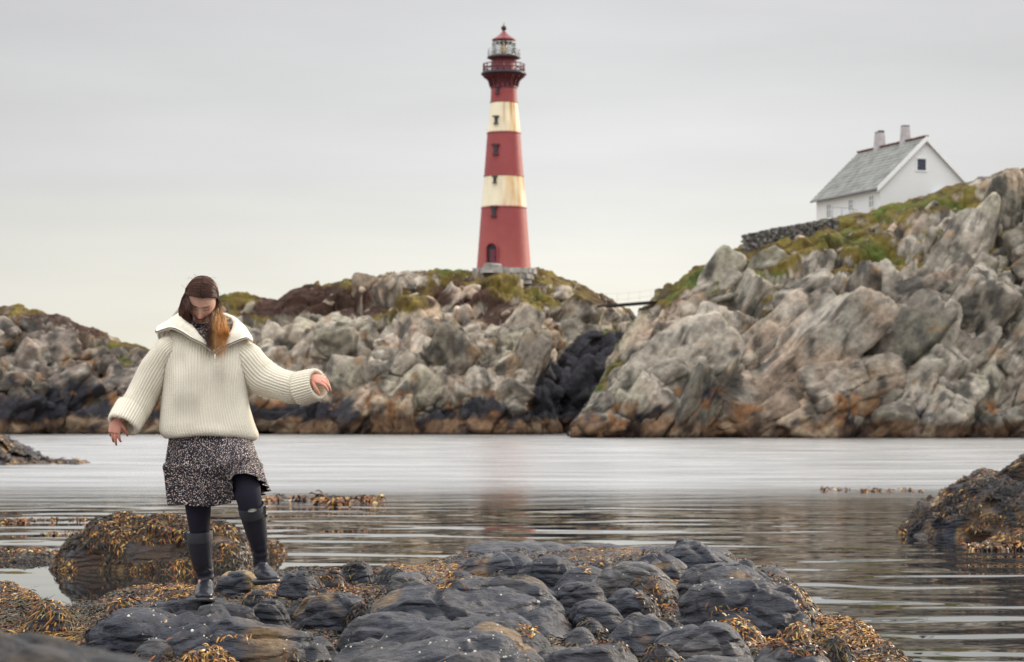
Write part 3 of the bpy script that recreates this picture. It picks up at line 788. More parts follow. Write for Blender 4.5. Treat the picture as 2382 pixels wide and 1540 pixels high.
    def arch(w, hgt, off0, off1, mat, name, parent, inner=None):
        an = np.linspace(0, math.pi, 15)
        out = [(w / 2, -hgt)] + [(w / 2 * math.cos(t), w / 2 * math.sin(t)) for t in an] + [(-w / 2, -hgt)]
        v = []; f = []
        if inner is None:
            for o_ in (off0, off1):
                v += [p + tang * q[0] + np.array([0, 0, q[1] + 0.3]) + nrm * o_ for q in out]
            n = len(out)
            f = [tuple(range(n, 2 * n)), tuple(range(n - 1, -1, -1))] + [(i, (i + 1) % n, n + (i + 1) % n, n + i) for i in range(n)]
        else:
            k = inner / w
            for o_ in (off0, off1):
                v += [p + tang * q[0] + np.array([0, 0, q[1] + 0.3]) + nrm * o_ for q in out]
                v += [p + tang * q[0] * k + np.array([0, 0, (q[1] * k if q[1] > 0 else q[1]) + 0.3]) + nrm * o_ for q in out]
            n = len(out)
            for i in range(n - 1):
                f += [(i, i + 1, n + i + 1, n + i), (2 * n + i, 3 * n + i, 3 * n + i + 1, 2 * n + i + 1),
                      (i, 2 * n + i, 2 * n + i + 1, i + 1), (n + i, n + i + 1, 3 * n + i + 1, 3 * n + i)]
        return mesh_obj(name, v, f, mat, parent, smooth=False)
    fr = arch(1.15, 1.45, -0.3, 0.22, M_RED, "door_hood", root, inner=0.92)
    arch(0.90, 1.45, -0.35, 0.06, mat_simple("door_recess", (0.02, 0.014, 0.022), 0.5), "door_surround", root)
    mb = MB(); mb.box(p + nrm * 0.09 + tang * 0.08 + np.array([0, 0, -0.38]), (0.5, 0.06, 1.35), ang)
    dd = mb.build("door", mat_simple("door_red", (0.13, 0.025, 0.04), 0.5, noise=0.2, nscale=3), root)
    mb = MB(); mb.box(p + nrm * 0.14 + tang * 0.26 + np.array([0, 0, -0.35]), (0.05, 0.05, 0.12), ang)
    mb.build("door_handle", M_BLK, dd)
    # granite footing
    M_ST = mat_simple("granite", (0.34, 0.33, 0.31), 0.9, 0.2, noise=0.35, nscale=1.6, bump=0.08, bscale=3.0, attr=True)
    mb = MB()
    for row in range(3):
        n = 26
        for k in range(n):
            an = (k + 0.5 * (row % 2)) / n * 2 * math.pi
            rr = r(65.5) + 0.12 + 0.10 * (2 - row) + random.uniform(-0.05, 0.12)
            zc = zy(625) - 0.25 - 0.42 * row
            t = random.uniform(0.7, 1.25)
            mb.box((cx + math.cos(an) * (rr - 0.4), cyy + math.sin(an) * (rr - 0.4), zc), (0.95, 0.62 , 0.44), an + math.pi / 2, col=(0.36 * t, 0.345 * t, 0.32 * t), jit=0.035)
    mb.box((cx - 0.95, cyy - r(64) - 0.2, zy(630)), (1.9, 1.1, 0.8), 0.1, col=(0.36, 0.345, 0.32), jit=0.1, taper=0.7)
    mb.build("stone_footing", M_ST, root, tint=True)
make_lighthouse()

# ------------------------------------------------------------------ white house
M_WHITE = mat_simple("white_boards", (0.80, 0.81, 0.82), 0.6, 0.3, noise=0.03, nscale=2.0)
def make_house():
    N = at(2047, 500, 190.0)
    zE = float(at(2047, 431, 190.0)[2]); zB = float(at(2047, 520, 190.0)[2]) - 1.8
    ldir = np.array([-3.55, 11.5, 0]); L = np.linalg.norm(ldir); ldir /= L
    gdir = np.array([ldir[1], -ldir[0], 0])
    W = 7.95
    apex = float(at(2148, 324, 191.6)[2])
    root = empty("white_house", (N[0], N[1], zB))
    tag(root, "white wooden house with grey slate roof and two chimneys on top of the hill", "house")
    o = np.array([N[0], N[1], 0.0])
    def pt(a, b, z): q = o + gdir * a + ldir * b; return (q[0], q[1], z)
    # walls as one shell with gables
    v = [pt(0, 0, zB), pt(W, 0, zB), pt(W, 0, zE), pt(W / 2, 0, apex - 0.12), pt(0, 0, zE), pt(0, L, zB), pt(W, L, zB), pt(W, L, zE), pt(W / 2, L, apex - 0.12), pt(0, L, zE)]
    f = [(0, 1, 2, 3, 4), (6, 5, 9, 8, 7), (5, 0, 4, 9), (1, 6, 7, 2)]
    m, nt, b = mat_new("clapboard")
    b.inputs["Base Color"].default_value = (0.78, 0.79, 0.81, 1); b.inputs["Roughness"].default_value = 0.6
    tc = nt.nodes.new("ShaderNodeTexCoord"); wv = nt.nodes.new("ShaderNodeTexWave"); wv.bands_direction = 'Z'; wv.inputs["Scale"].default_value = 1.1; wv.wave_profile = 'SAW'
    nt.links.new(tc.outputs["Object"], wv.inputs["Vector"])
    bp = nt.nodes.new("ShaderNodeBump"); bp.inputs["Distance"].default_value = 0.02; nt.links.new(wv.outputs["Fac"], bp.inputs["Height"]); nt.links.new(bp.outputs[0], b.inputs["Normal"])
    walls = mesh_obj("wall", v, f, m, root, smooth=False)
    # roof: two thick slabs with overhang
    ov, oh = 0.28, 0.35
    sl = (apex - zE) / (W / 2)
    th = 0.16
    mR = mat_simple("slate_roof", (0.235, 0.24, 0.225), 0.85, 0.25, noise=0.3, nscale=1.1, bump=0.05, bscale=2.5)
    def slab(sgn):
        a0 = -oh if sgn < 0 else W + oh
        z0 = zE - oh * sl
        pts = []
        for dz in (0.02, th):
            pts += [pt(a0, -ov, z0 + dz), pt(W / 2, -ov, apex + dz), pt(W / 2, L + ov, apex + dz), pt(a0, L + ov, z0 + dz)]
        return pts, [(0, 3, 2, 1), (4, 5, 6, 7), (0, 1, 5, 4), (1, 2, 6, 5), (2, 3, 7, 6), (3, 0, 4, 7)]
    mb = MB()
    for sgn in (-1, 1):
        p_, f_ = slab(sgn); mb.add(p_, f_)
    # slate courses stand out a little
    for k in range(1, 14):
        t = k / 14.0
        a = -oh + (W / 2 + oh) * t; z = (zE - oh * sl) + (apex - (zE - oh * sl)) * t + th + 0.004
        mb.add([pt(a - 0.02, -ov + 0.01, z - 0.01), pt(a + 0.28, -ov + 0.01, z + 0.28 * sl - 0.035), pt(a + 0.28, L + ov - 0.01, z + 0.28 * sl - 0.035), pt(a - 0.02, L + ov - 0.01, z - 0.01),
                pt(a - 0.02, -ov + 0.01, z + 0.022), pt(a - 0.02, L + ov - 0.01, z + 0.022)], [(4, 1, 2, 5), (0, 4, 5, 3)])
    roof = mb.build("roof", mR, root)
    mb = MB()
    n = 26
    for k in range(n):
        q = pt(W / 2, -ov + (L + 2 * ov) * (k + 0.5) / n, apex + th + 0.03)
        mb.box(q, (0.34, (L + 2 * ov) / n * 0.94, 0.12), math.atan2(ldir[1], ldir[0]) - math.pi / 2, jit=0.012)
    mb.build("ridge_tile", mat_simple("ridge_tiles", (0.15, 0.075, 0.05), 0.85, noise=0.3, nscale=3), roof)
    # barge boards and gutter
    mb = MB()
    for (a0, z0, a1, z1) in ((-oh, zE - oh * sl, W / 2, apex), (W / 2, apex, W + oh, zE - oh * sl)):
        for b_ in (-ov - 0.03,):
            pts = [pt(a0, b_, z0 - 0.22), pt(a1, b_, z1 - 0.22), pt(a1, b_, z1 + th + 0.03), pt(a0, b_, z0 + th + 0.03)]
            pts += [pt(a0, b_ + 0.06, z0 - 0.22), pt(a1, b_ + 0.06, z1 - 0.22), pt(a1, b_ + 0.06, z1 + th + 0.03), pt(a0, b_ + 0.06, z0 + th + 0.03)]
            mb.add(pts, [(0, 1, 2, 3), (7, 6, 5, 4), (0, 4, 5, 1), (3, 2, 6, 7), (0, 3, 7, 4), (1, 5, 6, 2)])
    mb.build("bargeboard", M_WHITE, roof)
    mb = MB()
    g0, g1 = pt(-oh - 0.07, -ov, zE - oh * sl + 0.02), pt(-oh - 0.07, L + ov, zE - oh * sl + 0.02)
    mb.tube([g0, g1], 0.075, 8)
    mb.build("gutter", mat_simple("gutter", (0.22, 0.22, 0.24), 0.5), roof, smooth=True)
    # chimneys, tapered, white-grey
    mC = mat_simple("chimney_render", (0.42, 0.39, 0.40), 0.85, noise=0.2, nscale=2.0)
    rot = math.atan2(ldir[1], ldir[0]) - math.pi / 2
    for (b_, sx, hgt) in ((8.2, 0.84, 1.6), (3.5, 0.74, 1.6)):
        q = pt(W / 2, b_, apex + hgt / 2 - 0.25)
        mb = MB(); mb.box(q, (sx, sx * 0.9, hgt), rot, taper=0.74)
        ch = mb.build("chimney", mC, roof)
        mb = MB()
        q = pt(W / 2, b_, apex + hgt - 0.25 + 0.05)
        mb.box(q, (sx * 0.72, sx * 0.66, 0.10), rot)
        if b_ > 5: mb.box((q[0] + 0.1, q[1], q[2] + 0.10), (sx * 0.5, sx * 0.5, 0.12), rot)
        mb.build("chimney_cap", mat_simple("chimney_cap", (0.12, 0.10, 0.10), 0.9), ch)
    M_G = mat_simple("window_glass_dark", (0.012, 0.018, 0.045), 0.08, 0.8)
    M_G2 = mat_simple("window_glass_pale", (0.30, 0.32, 0.34), 0.15, 0.7)
    def window(a, b_, z, w, h, face, glass, bars=True):
        if face == 'g':
            T = gdir; nn = -ldir; c = np.array(pt(a, 0, z))
        else:
            T = ldir; nn = -gdir; c = np.array(pt(0, b_, z))
        ang = math.atan2(T[1], T[0])
        mb = MB(); mb.box(c + nn * 0.012, (w, 0.03, h), ang)
        wd = mb.build("window", glass, root)
        mb = MB(); t = 0.10
        up = np.array([0, 0, 1.0])
        mb.box(c + nn * 0.03 + up * (h / 2 + t / 2), (w + 2 * t, 0.08, t), ang)
        mb.box(c + nn * 0.03 - up * (h / 2 + t / 2), (w + 2 * t, 0.10, t), ang)
        mb.box(c + nn * 0.03 + T * (w / 2 + t / 2), (t, 0.08, h), ang)
        mb.box(c + nn * 0.03 - T * (w / 2 + t / 2), (t, 0.08, h), ang)
        if bars:
            mb.box(c + nn * 0.035, (0.05, 0.05, h), ang); mb.box(c + nn * 0.038 + up * h * 0.1, (w, 0.05, 0.05), ang)
        mb.build("window_frame", M_WHITE, wd)
    zW = float(at(2149, 384, 191.4)[2])
    window(3.62, 0, zW, 0.76, 0.92, 'g', M_G, False)
    # three small windows of the long side
    for (xx, y0, y1) in ((2028, 456, 482), (1980, 465, 490), (1929, 476, 506)):
        # find distance along the wall that projects to xx
        bb = np.linspace(0, L, 400); q = o[None] + ldir[None] * bb[:, None]; q[:, 2] = zE
        dxp, _ = proj(q); b_ = float(bb[np.argmin(abs(dxp - xx))])
        Yq = 190.0 + ldir[1] * b_
        z1 = float(at(xx, y0, Yq)[2]); z0 = float(at(xx, y1, Yq)[2])
        window(0, b_, (z0 + z1) / 2, 0.85, z1 - z0, 'l', M_G2)
    # small porch roof over the cellar door, half hidden by the rock
    c = np.array(pt(5.2, 0, float(at(2172, 452, 191)[2])))
    mb = MB(); mb.box(c - ldir * 0.35, (1.15, 0.8, 0.10), math.atan2(gdir[1], gdir[0]))
    pr = mb.build("porch_roof", mat_simple("pale_blue_paint", (0.62, 0.72, 0.76), 0.5), root)
    mb = MB(); mb.box(c - ldir * 0.03 - np.array([0, 0, 0.75]) + gdir * 0.05, (0.8, 0.08, 1.35), math.atan2(gdir[1], gdir[0]))
    mb.build("cellar_door", mat_simple("grey_blue_door", (0.16, 0.20, 0.23), 0.5), root)
    # handrail in front of the long wall
    rt = empty("garden_handrail", tuple(at(1966, 503, 188.5)))
    tag(rt, "thin grey metal handrail standing in front of the house's long wall", "handrail")
    mM = mat_simple("grey_metal", (0.30, 0.31, 0.34), 0.5)
    pts = [at(1936, 482, 193.5), at(1958, 482.5, 191.5), at(1985, 486, 189.5), at(1994, 489, 188.8)]
    mb = MB(); mb.tube(catmull(pts, 16), 0.035, 6); mb.build("rail", mM, rt, smooth=True)
    for q in (pts[0], pts[1], pts[2], pts[3]):
        mb = MB(); mb.tube([q, (q[0], q[1], q[2] - 1.4)], 0.03, 6); mb.build("post", mM, rt, smooth=True)
make_house()

# dry stone wall on the hill crest
def make_stone_wall():
    M_ST = mat_simple("dry_stone", (0.3, 0.3, 0.3), 0.95, 0.15, noise=0.4, nscale=2.2, bump=0.05, bscale=5.0, attr=True)
    mb = MB()
    x = 1728.0
    xs = np.linspace(1729, 1944, 34)
    for i, xx in enumerate(xs):
        yt = np.interp(xx, [1728, 1800, 1880, 1944], [547, 531, 517, 507])
        yb = np.interp(xx, [1728, 1800, 1880, 1944], [612, 580, 548, 524])
        Yw = np.interp(xx, [1728, 1944], [178.3, 182.6])
        top = float(at(xx, yt, Yw)[2]); bot = float(at(xx, yb, Yw)[2])
        z = top; k = 0
        X = float(at(xx, yt, Yw)[0]); w = 6.55 / 2382 * 0 + (xs[1] - xs[0]) * Yw / FPX
        while z > bot - 0.3:
            h = random.uniform(0.14, 0.3); t = random.choice((0.55, 0.8, 1.0, 1.25))
            mb.box((X + (0.5 * w if k % 2 else 0) + random.uniform(-.02, .02), Yw + random.uniform(-0.06, 0.06), z - h / 2), (w * random.uniform(0.85, 1.12), 0.7, h * 0.93), 0,
                   col=(0.17 * t, 0.16 * t, 0.15 * t), jit=0.022)
            z -= h; k += 1
    # dark core so no light passes between the stones
    for i in range(len(xs) - 1):
        xa, xb = xs[i], xs[i + 1]
        Yw = np.interp(xa, [1728, 1944], [178.3, 182.6]) + 0.1
        yt = np.interp(xb, [1728, 1800, 1880, 1944], [547, 531, 517, 507]) + 5
        yb = np.interp(xa, [1728, 1800, 1880, 1944], [612, 580, 548, 524])
        a, b_ = at(xa, yt, Yw), at(xb, yb, Yw)
        mb.box(((a[0] + b_[0]) / 2, Yw, (a[2] + b_[2]) / 2), (abs(b_[0] - a[0]) * 1.02, 0.4, abs(a[2] - b_[2])), 0, col=(0.06, 0.06, 0.06))
    o = mb.build("stone_wall", M_ST, None, tint=True)
    tag(o, "grey dry stone wall along the crest of the hill left of the white house", "wall")
make_stone_wall()

# footbridge across the cleft
def make_bridge():
    A = at(1400, 714, 176.0); B = at(1524, 704, 172.0)
    root = empty("footbridge", tuple((A + B) / 2))
    tag(root, "dark wooden footbridge spanning the gap between the two rocky islands", "bridge")
    mW = mat_simple("dark_wood", (0.035, 0.035, 0.035), 0.8, noise=0.3, nscale=4)
    d = B - A; L = np.linalg.norm(d); ang = math.atan2(d[1], d[0])
    mb = MB()
    n = 22
    for side in (-0.45, 0.45):
        nrm = np.array([-d[1], d[0], 0]) / L * side
        t = np.linspace(0, 1, 12)[:, None]
        v, f = tube_arr(A + nrm + d * t, 0.06, 0.09, 4)
        mb.add(v, f)
    mb.build("beam", mW, root)
    mb = MB()
    for k in range(44):
        q = A + d * (k + 0.5) / 44
        mb.box((q[0], q[1], q[2] + 0.08), (L / 44 * 0.92, 1.0, 0.05), ang)
    mb.build("deck", mW, root)
    mM = mat_simple("galvanised_wire", (0.6, 0.6, 0.58), 0.5)
    for k in range(5):
        q = A + d * (0.08 + 0.84 * k / 4)
        mb = MB(); mb.tube([(q[0], q[1] - 0.5, q[2]), (q[0], q[1] - 0.5, q[2] + 0.95)], 0.010, 5)
        mb.build("post", mM, root)
    for h in (0.5, 0.93):
        mb = MB(); mb.tube([A + d * t + np.array([0, -0.5, h - 0.10 * math.sin(math.pi * t)]) for t in np.linspace(0.02, 0.98, 12)], 0.009, 4)
        mb.build("handrail_wire", mM, root)
make_bridge()

# ------------------------------------------------------------------ near shore: bedrock
GZ = 0.60
def dpt(x, y, z=0.52):
    """plan position of picture point (x, y) lying at height z"""
    Y = (CAMZ - z) * FPX / (y - 960.0)
    p = at(x, y, Y)
    return (float(p[0]), float(p[1]))
outline_px = [(-420, 1330), (-200, 1330), (0, 1343), (60, 1366), (120, 1388), (150, 1410), (178, 1408), (215, 1386), (260, 1370), (330, 1362), (430, 1356), (490, 1332), (560, 1324), (650, 1322),
              (740, 1318), (800, 1312), (860, 1316), (940, 1310), (1000, 1292), (1050, 1280), (1110, 1268), (1180, 1262), (1240, 1257), (1300, 1260), (1400, 1260), (1500, 1263), (1600, 1262), (1690, 1264), (1722, 1285),
              (1745, 1304), (1795, 1318), (1835, 1335), (1860, 1360), (1885, 1400), (1900, 1425), (1960, 1440), (2030, 1452), (2075, 1478), (2100, 1515), (2118, 1560), (2160, 1660), (2260, 1900)]
poly = [dpt(*q) for q in outline_px] + [(1.9, 1.0), (1.9, -3.0), (-7.0, -3.0), (-7.0, 14.0)]
poly = np.array(poly)

def signed_dist(X, Y, poly):
    d = np.full(X.shape, 1e9); inside = np.zeros(X.shape, bool)
    n = len(poly)
    for i in range(n):
        x0, y0 = poly[i]; x1, y1 = poly[(i + 1) % n]
        ex, ey = x1 - x0, y1 - y0
        t = np.clip(((X - x0) * ex + (Y - y0) * ey) / (ex * ex + ey * ey + 1e-12), 0, 1)
        d = np.minimum(d, np.hypot(X - x0 - t * ex, Y - y0 - t * ey))
        c = ((y0 > Y) != (y1 > Y)) & (X < (x1 - x0) * (Y - y0) / (y1 - y0 + 1e-12) + x0)
        inside ^= c
    return np.where(inside, d, -d)

def base_height(X, Y):
    wob = 0.10 * vnoise(np.stack([X * 1.6, Y * 1.2, X * 0], -1), 91) + 0.05 * vnoise(np.stack([X * 5, Y * 4, X * 0], -1), 92)
    sd = signed_dist(X, Y, poly) + wob * 0.6
    # far back edge falls steeply to the water
    prof = sstep(-0.55, 0.10, sd)
    z = -0.45 + (GZ - 0.075 + 0.45) * prof
    z = z + 0.05 * vnoise(np.stack([X * 0.9, Y * 0.5, X * 0 + 5], -1), 93) * prof
    # the ledge sinks a little towards the photographer
    z = z - 0.35 * sstep(8.5, 4.5, Y) * prof
    return z, sd, prof

# fused humps of the ledge: (x0, x1, y_top, y_bottom)
small_humps = [(1362, 1439, 1298, 1327), (1286, 1439, 1316, 1357), (1018, 1122, 1327, 1360), (1122, 1193, 1331, 1368), (1450, 1570, 1340, 1380), (1510, 1598, 1431, 1456),
               (1816, 1893, 1450, 1483), (680, 760, 1335, 1372), (700, 800, 1372, 1410), (862, 960, 1318, 1348), (960, 1010, 1330, 1350),
               (640, 800, 1395, 1425), (1640, 1780, 1440, 1470), (1610, 1700, 1355, 1385), (800, 900, 1400, 1440), (560, 640, 1370, 1400),
               (340, 480, 1372, 1400), (240, 330, 1392, 1440), (1150, 1290, 1340, 1372), (1700, 1770, 1300, 1330), (1330, 1420, 1440, 1470),
               (1900, 1990, 1470, 1530), (400, 560, 1500, 1560), (60, 170, 1400, 1440), (300, 420, 1480, 1530), (1480, 1600, 1500, 1540), (1300, 1400, 1460, 1500)]
def hump_geom(x0, x1, yt, yb, zg=None, depth=0.9):
    zg = GZ - 0.02 if zg is None else zg
    Yf = (CAMZ - zg) * FPX / (yb - 960.0)
    a = (x1 - x0) / 2 * Yf / FPX
    b = min(a * depth, 0.62)
    Yc = Yf + b
    X = float(at((x0 + x1) / 2, yb, Yc)[0])
    a *= Yc / Yf * 1.12
    b *= 1.25
    zt = float(at(CX, yt, Yc + 0.15 * b)[2])
    return X, Yc, a, b, min(max(zt, zg + 0.03), zg + 0.65 * a + 0.03)

def swell(X, Y):
    """cracks (F2 - F1 near 0) and rounded slabs between them"""
    q = np.stack([X * 1.75 + 0.5 * Y, Y * 0.95 - 0.25 * X, X * 0], -1)
    q = q + 0.22 * np.stack([vnoise(q * 1.3, 61), vnoise(q * 1.3, 62), X * 0], -1)
    q[..., 2] = 3.5
    F1, F2, ids, _ = worley(q, 64, jitter=0.85)
    return F1, F2, ids
def make_shore():
    xs = np.concatenate([np.linspace(-9, -3.7, 60, endpoint=False), np.linspace(-3.7, 2.6, 400), np.linspace(2.65, 5, 20)])
    ys = np.concatenate([np.linspace(-3, 7.6, 130, endpoint=False), np.linspace(7.6, 19.8, 560), np.linspace(19.9, 23, 20)])
    X, Y = np.meshgrid(xs, ys)
    z, sd, prof = base_height(X, Y)
    # rounded cobble-like swellings of the ledge
    F1, F2, ids = swell(X, Y)
    z = z + prof * (0.11 * np.clip((np.clip(F2 - F1, 0, 1)) ** 0.45, 0, 0.82) - 0.065) * (0.55 + 0.75 * ids[..., 0])
    q2 = np.stack([X * 5.5 + Y, Y * 4.0, X * 0 + 7.3], -1)
    F1b, F2b, idb, _ = worley(q2, 66)
    z = z + prof * 0.016 * (np.sqrt(np.clip(F2b - F1b, 0, 1)) - 0.45)
    for h in small_humps:
        hx, hy, a, b, zt = hump_geom(*h)
        ang = random.uniform(-0.3, 0.3)
        ca, sa = math.cos(ang), math.sin(ang)
        u = ((X - hx) * ca + (Y - hy) * sa) / a; v = (-(X - hx) * sa + (Y - hy) * ca) / b
        rr = np.abs(u) ** 2.3 + np.abs(v) ** 2.3
        hz = zt - (zt - GZ + 0.22) * (1 - np.sqrt(np.clip(1 - rr, 0, 1)))
        z = np.where((rr < 1) & (hz > z), hz, z)
    z = z + 0.012 * fbm(np.stack([X * 6, Y * 6, z * 8], -1), 4, 67)
    P = np.stack([X, Y, z], -1)
    C = rock_tint(P, 5)
    # orange lichen and brown scum in the hollows
    sc = sstep(0.10, 0.45, fbm(np.stack([X * 2.2, Y * 1.4, z], -1), 4, 68))
    C = lerpc(C, np.array([0.06, 0.035, 0.02]), sc * 0.5)
    C = lerpc(C, np.array([0.035, 0.024, 0.014]), sstep(0.35, 0.1, z) * 0.9)
    o = mesh_obj("bedrock_shore", P.reshape(-1, 3), grid_faces(len(ys), len(xs)), M_ROCK, colors=C.reshape(-1, 3))
    tag(o, "dark wet bedrock ledge of the near shore", kind="structure")
    return o

def rock_tint(P, seed):
    n1 = fbm(P * 1.3, 4, seed + 3); n2 = fbm(P * np.array([7, 5, 9.0]), 4, seed + 4); n3 = fbm(P * 3.0, 3, seed + 8)
    C = np.ones(P.shape) * np.array([0.028, 0.031, 0.044])
    C = C * (1 + 0.55 * n2 + 0.45 * n1)[..., None]
    C = lerpc(C, np.array([0.092, 0.086, 0.082]), sstep(0.10, 0.5, n1 + 0.5 * n2) * 0.75)
    C = lerpc(C, np.array([0.20, 0.12, 0.045]), sstep(0.33, 0.6, n3 + 0.25 * n2) * 0.7)
    C = lerpc(C, np.array([0.022, 0.022, 0.028]), sstep(0.15, 0.5, -n3 + 0.3 * n2) * 0.6)
    return np.clip(C, 0.01, 0.6)

def mat_rock(name="shore_rock"):
    m, nt, b = mat_new(name)
    b.inputs["Roughness"].default_value = 0.55
    b.inputs["Specular IOR Level"].default_value = 0.32
    a = nt.nodes.new("ShaderNodeAttribute"); a.attribute_name = "tint"
    geo = nt.nodes.new("ShaderNodeNewGeometry")
    n = nt.nodes.new("ShaderNodeTexNoise"); n.inputs["Scale"].default_value = 26; n.inputs["Detail"].default_value = 8; n.inputs["Roughness"].default_value = 0.7
    mp = nt.nodes.new("ShaderNodeMapping"); mp.inputs["Scale"].default_value = (0.6, 1.0, 1.8); mp.inputs["Rotation"].default_value = (0.2, 0.35, 0.3)
    nt.links.new(geo.outputs["Position"], mp.inputs[0]); nt.links.new(mp.outputs[0], n.inputs["Vector"])
    mr = nt.nodes.new("ShaderNodeMapRange"); mr.inputs["From Min"].default_value = 0.3; mr.inputs["From Max"].default_value = 0.7
    mr.inputs["To Min"].default_value = 0.45; mr.inputs["To Max"].default_value = 1.55
    nt.links.new(n.outputs["Fac"], mr.inputs["Value"])
    mx = nt.nodes.new("ShaderNodeVectorMath"); mx.operation = 'SCALE'
    nt.links.new(a.outputs["Color"], mx.inputs[0]); nt.links.new(mr.outputs[0], mx.inputs["Scale"])
    nt.links.new(mx.outputs[0], b.inputs["Base Color"])
    rr = nt.nodes.new("ShaderNodeMapRange"); rr.inputs["From Min"].default_value = 0.35; rr.inputs["From Max"].default_value = 0.65
    rr.inputs["To Min"].default_value = 0.62; rr.inputs["To Max"].default_value = 0.36
    nt.links.new(n.outputs["Fac"], rr.inputs["Value"]); nt.links.new(rr.outputs[0], b.inputs["Roughness"])
    n2 = nt.nodes.new("ShaderNodeTexNoise"); n2.inputs["Scale"].default_value = 55; n2.inputs["Detail"].default_value = 8; n2.inputs["Roughness"].default_value = 0.65
    nt.links.new(mp.outputs[0], n2.inputs["Vector"])
    n3 = nt.nodes.new("ShaderNodeTexNoise"); n3.inputs["Scale"].default_value = 9; n3.inputs["Detail"].default_value = 4
    nt.links.new(mp.outputs[0], n3.inputs["Vector"])
    ad = nt.nodes.new("ShaderNodeMath"); ad.operation = 'MULTIPLY_ADD'; ad.inputs[1].default_value = 2.4
    nt.links.new(n3.outputs["Fac"], ad.inputs[0]); nt.links.new(n2.outputs["Fac"], ad.inputs[2])
    wv = nt.nodes.new("ShaderNodeTexWave"); wv.inputs["Scale"].default_value = 3.2; wv.inputs["Distortion"].default_value = 9.0; wv.inputs["Detail"].default_value = 4; wv.inputs["Detail Scale"].default_value = 1.6; wv.bands_direction = 'Z'
    nt.links.new(mp.outputs[0], wv.inputs["Vector"])
    ad2 = nt.nodes.new("ShaderNodeMath"); ad2.operation = 'MULTIPLY_ADD'; ad2.inputs[1].default_value = 0.8
    nt.links.new(wv.outputs["Fac"], ad2.inputs[0]); nt.links.new(ad.outputs[0], ad2.inputs[2])
    bp = nt.nodes.new("ShaderNodeBump"); bp.inputs["Distance"].default_value = 0.020; bp.inputs["Strength"].default_value = 1.0
    nt.links.new(ad2.outputs[0], bp.inputs["Height"]); nt.links.new(bp.outputs[0], b.inputs["Normal"])
    return m
M_ROCK = mat_rock()
shore = make_shore()

rock_objs = []
def make_rock(geom, label, group=None, seed=0, tintfn=None, expo=2.4, zlow=0.30, tilt=0.0, amp=1.0, nu=120, nv=60, name="rounded_rock", cat="rock", orange=None, ridges=1.0, dark=1.0):
    hx, hy, a, b, zt = geom
    c_z = zt - (0.16 + 0.55 * min(a, 0.35)) * 0.75
    rz = zt - c_z
    u = np.linspace(0, 2 * math.pi, nu, endpoint=False); v = np.linspace(-0.42 * math.pi, 0.5 * math.pi, nv)
    U, V = np.meshgrid(u, v)
    def se(c, e): return np.sign(c) * np.abs(c) ** e
    e = 2.0 / expo
    x = se(np.cos(V), e) * se(np.cos(U), e * 1.05); y = se(np.cos(V), e) * se(np.sin(U), e * 1.05); z = np.sin(V)
    P = np.stack([x * a, y * b, z * rz], -1)
    n = np.stack([x / a, y / b, z / rz], -1); n /= np.linalg.norm(n, axis=-1, keepdims=True)
    sc = min(a, 0.5)
    W = P + np.array([hx, hy, c_z])
    Q = W @ rot3(0.3, 0.35 + 0.2 * math.sin(seed), 0.4)
    q = Q / (0.55 * sc + 0.06) / np.array([1.7, 1.2, 0.9]) + 0.25 * vnoise(Q * 4, seed)[..., None]
    F1, F2, ids, vec = worley(q, seed + 5)
    d = amp * sc * (-0.08 * (1 - sstep(0.0, 0.16, F2 - F1)) + 0.07 * (ids[..., 0] - 0.5))
    d = d + amp * sc * 0.22 * vnoise(W * 2.2 / sc * 0.4, seed + 1)
    st = Q[..., 2] * 14 / (sc + 0.2) + 1.6 * fbm(Q * 3, 3, seed + 2)
    d = d + ridges * 0.020 * sc * (np.abs(np.mod(st, 2) - 1) - 0.5)
    d = d + 0.05 * sc * fbm(W * 12, 5, seed + 3)
    d = d * sstep(0.0, 0.0 + 0.35, np.cos(V) + 0.25)
    P = P + n * d[..., None]
    ca, sa = math.cos(tilt), math.sin(tilt)
    P = P @ np.array([[ca, 0, sa], [0, 1, 0], [-sa, 0, ca]])
    W = P + np.array([hx, hy, c_z])
    C = rock_tint(W, seed % 7 + 5) * dark
    if orange: C = lerpc(C, np.array(orange), sstep(-0.05, 0.3, fbm(W * 3.5, 4, seed)) * 0.9)
    f = grid_faces(nv, nu, True)
    verts = W.reshape(-1, 3)
    f = [tuple(q) for q in f.tolist()] + [tuple(range((nv - 1) * nu, nv * nu)), tuple(range(nu - 1, -1, -1))]
    off = np.array([hx, hy, c_z])
    o = mesh_obj(name, verts - off, f, M_ROCK, colors=C.reshape(-1, 3))
    o.location = off
    tag(o, label, cat, group)
    rock_objs.append(o)
    return o

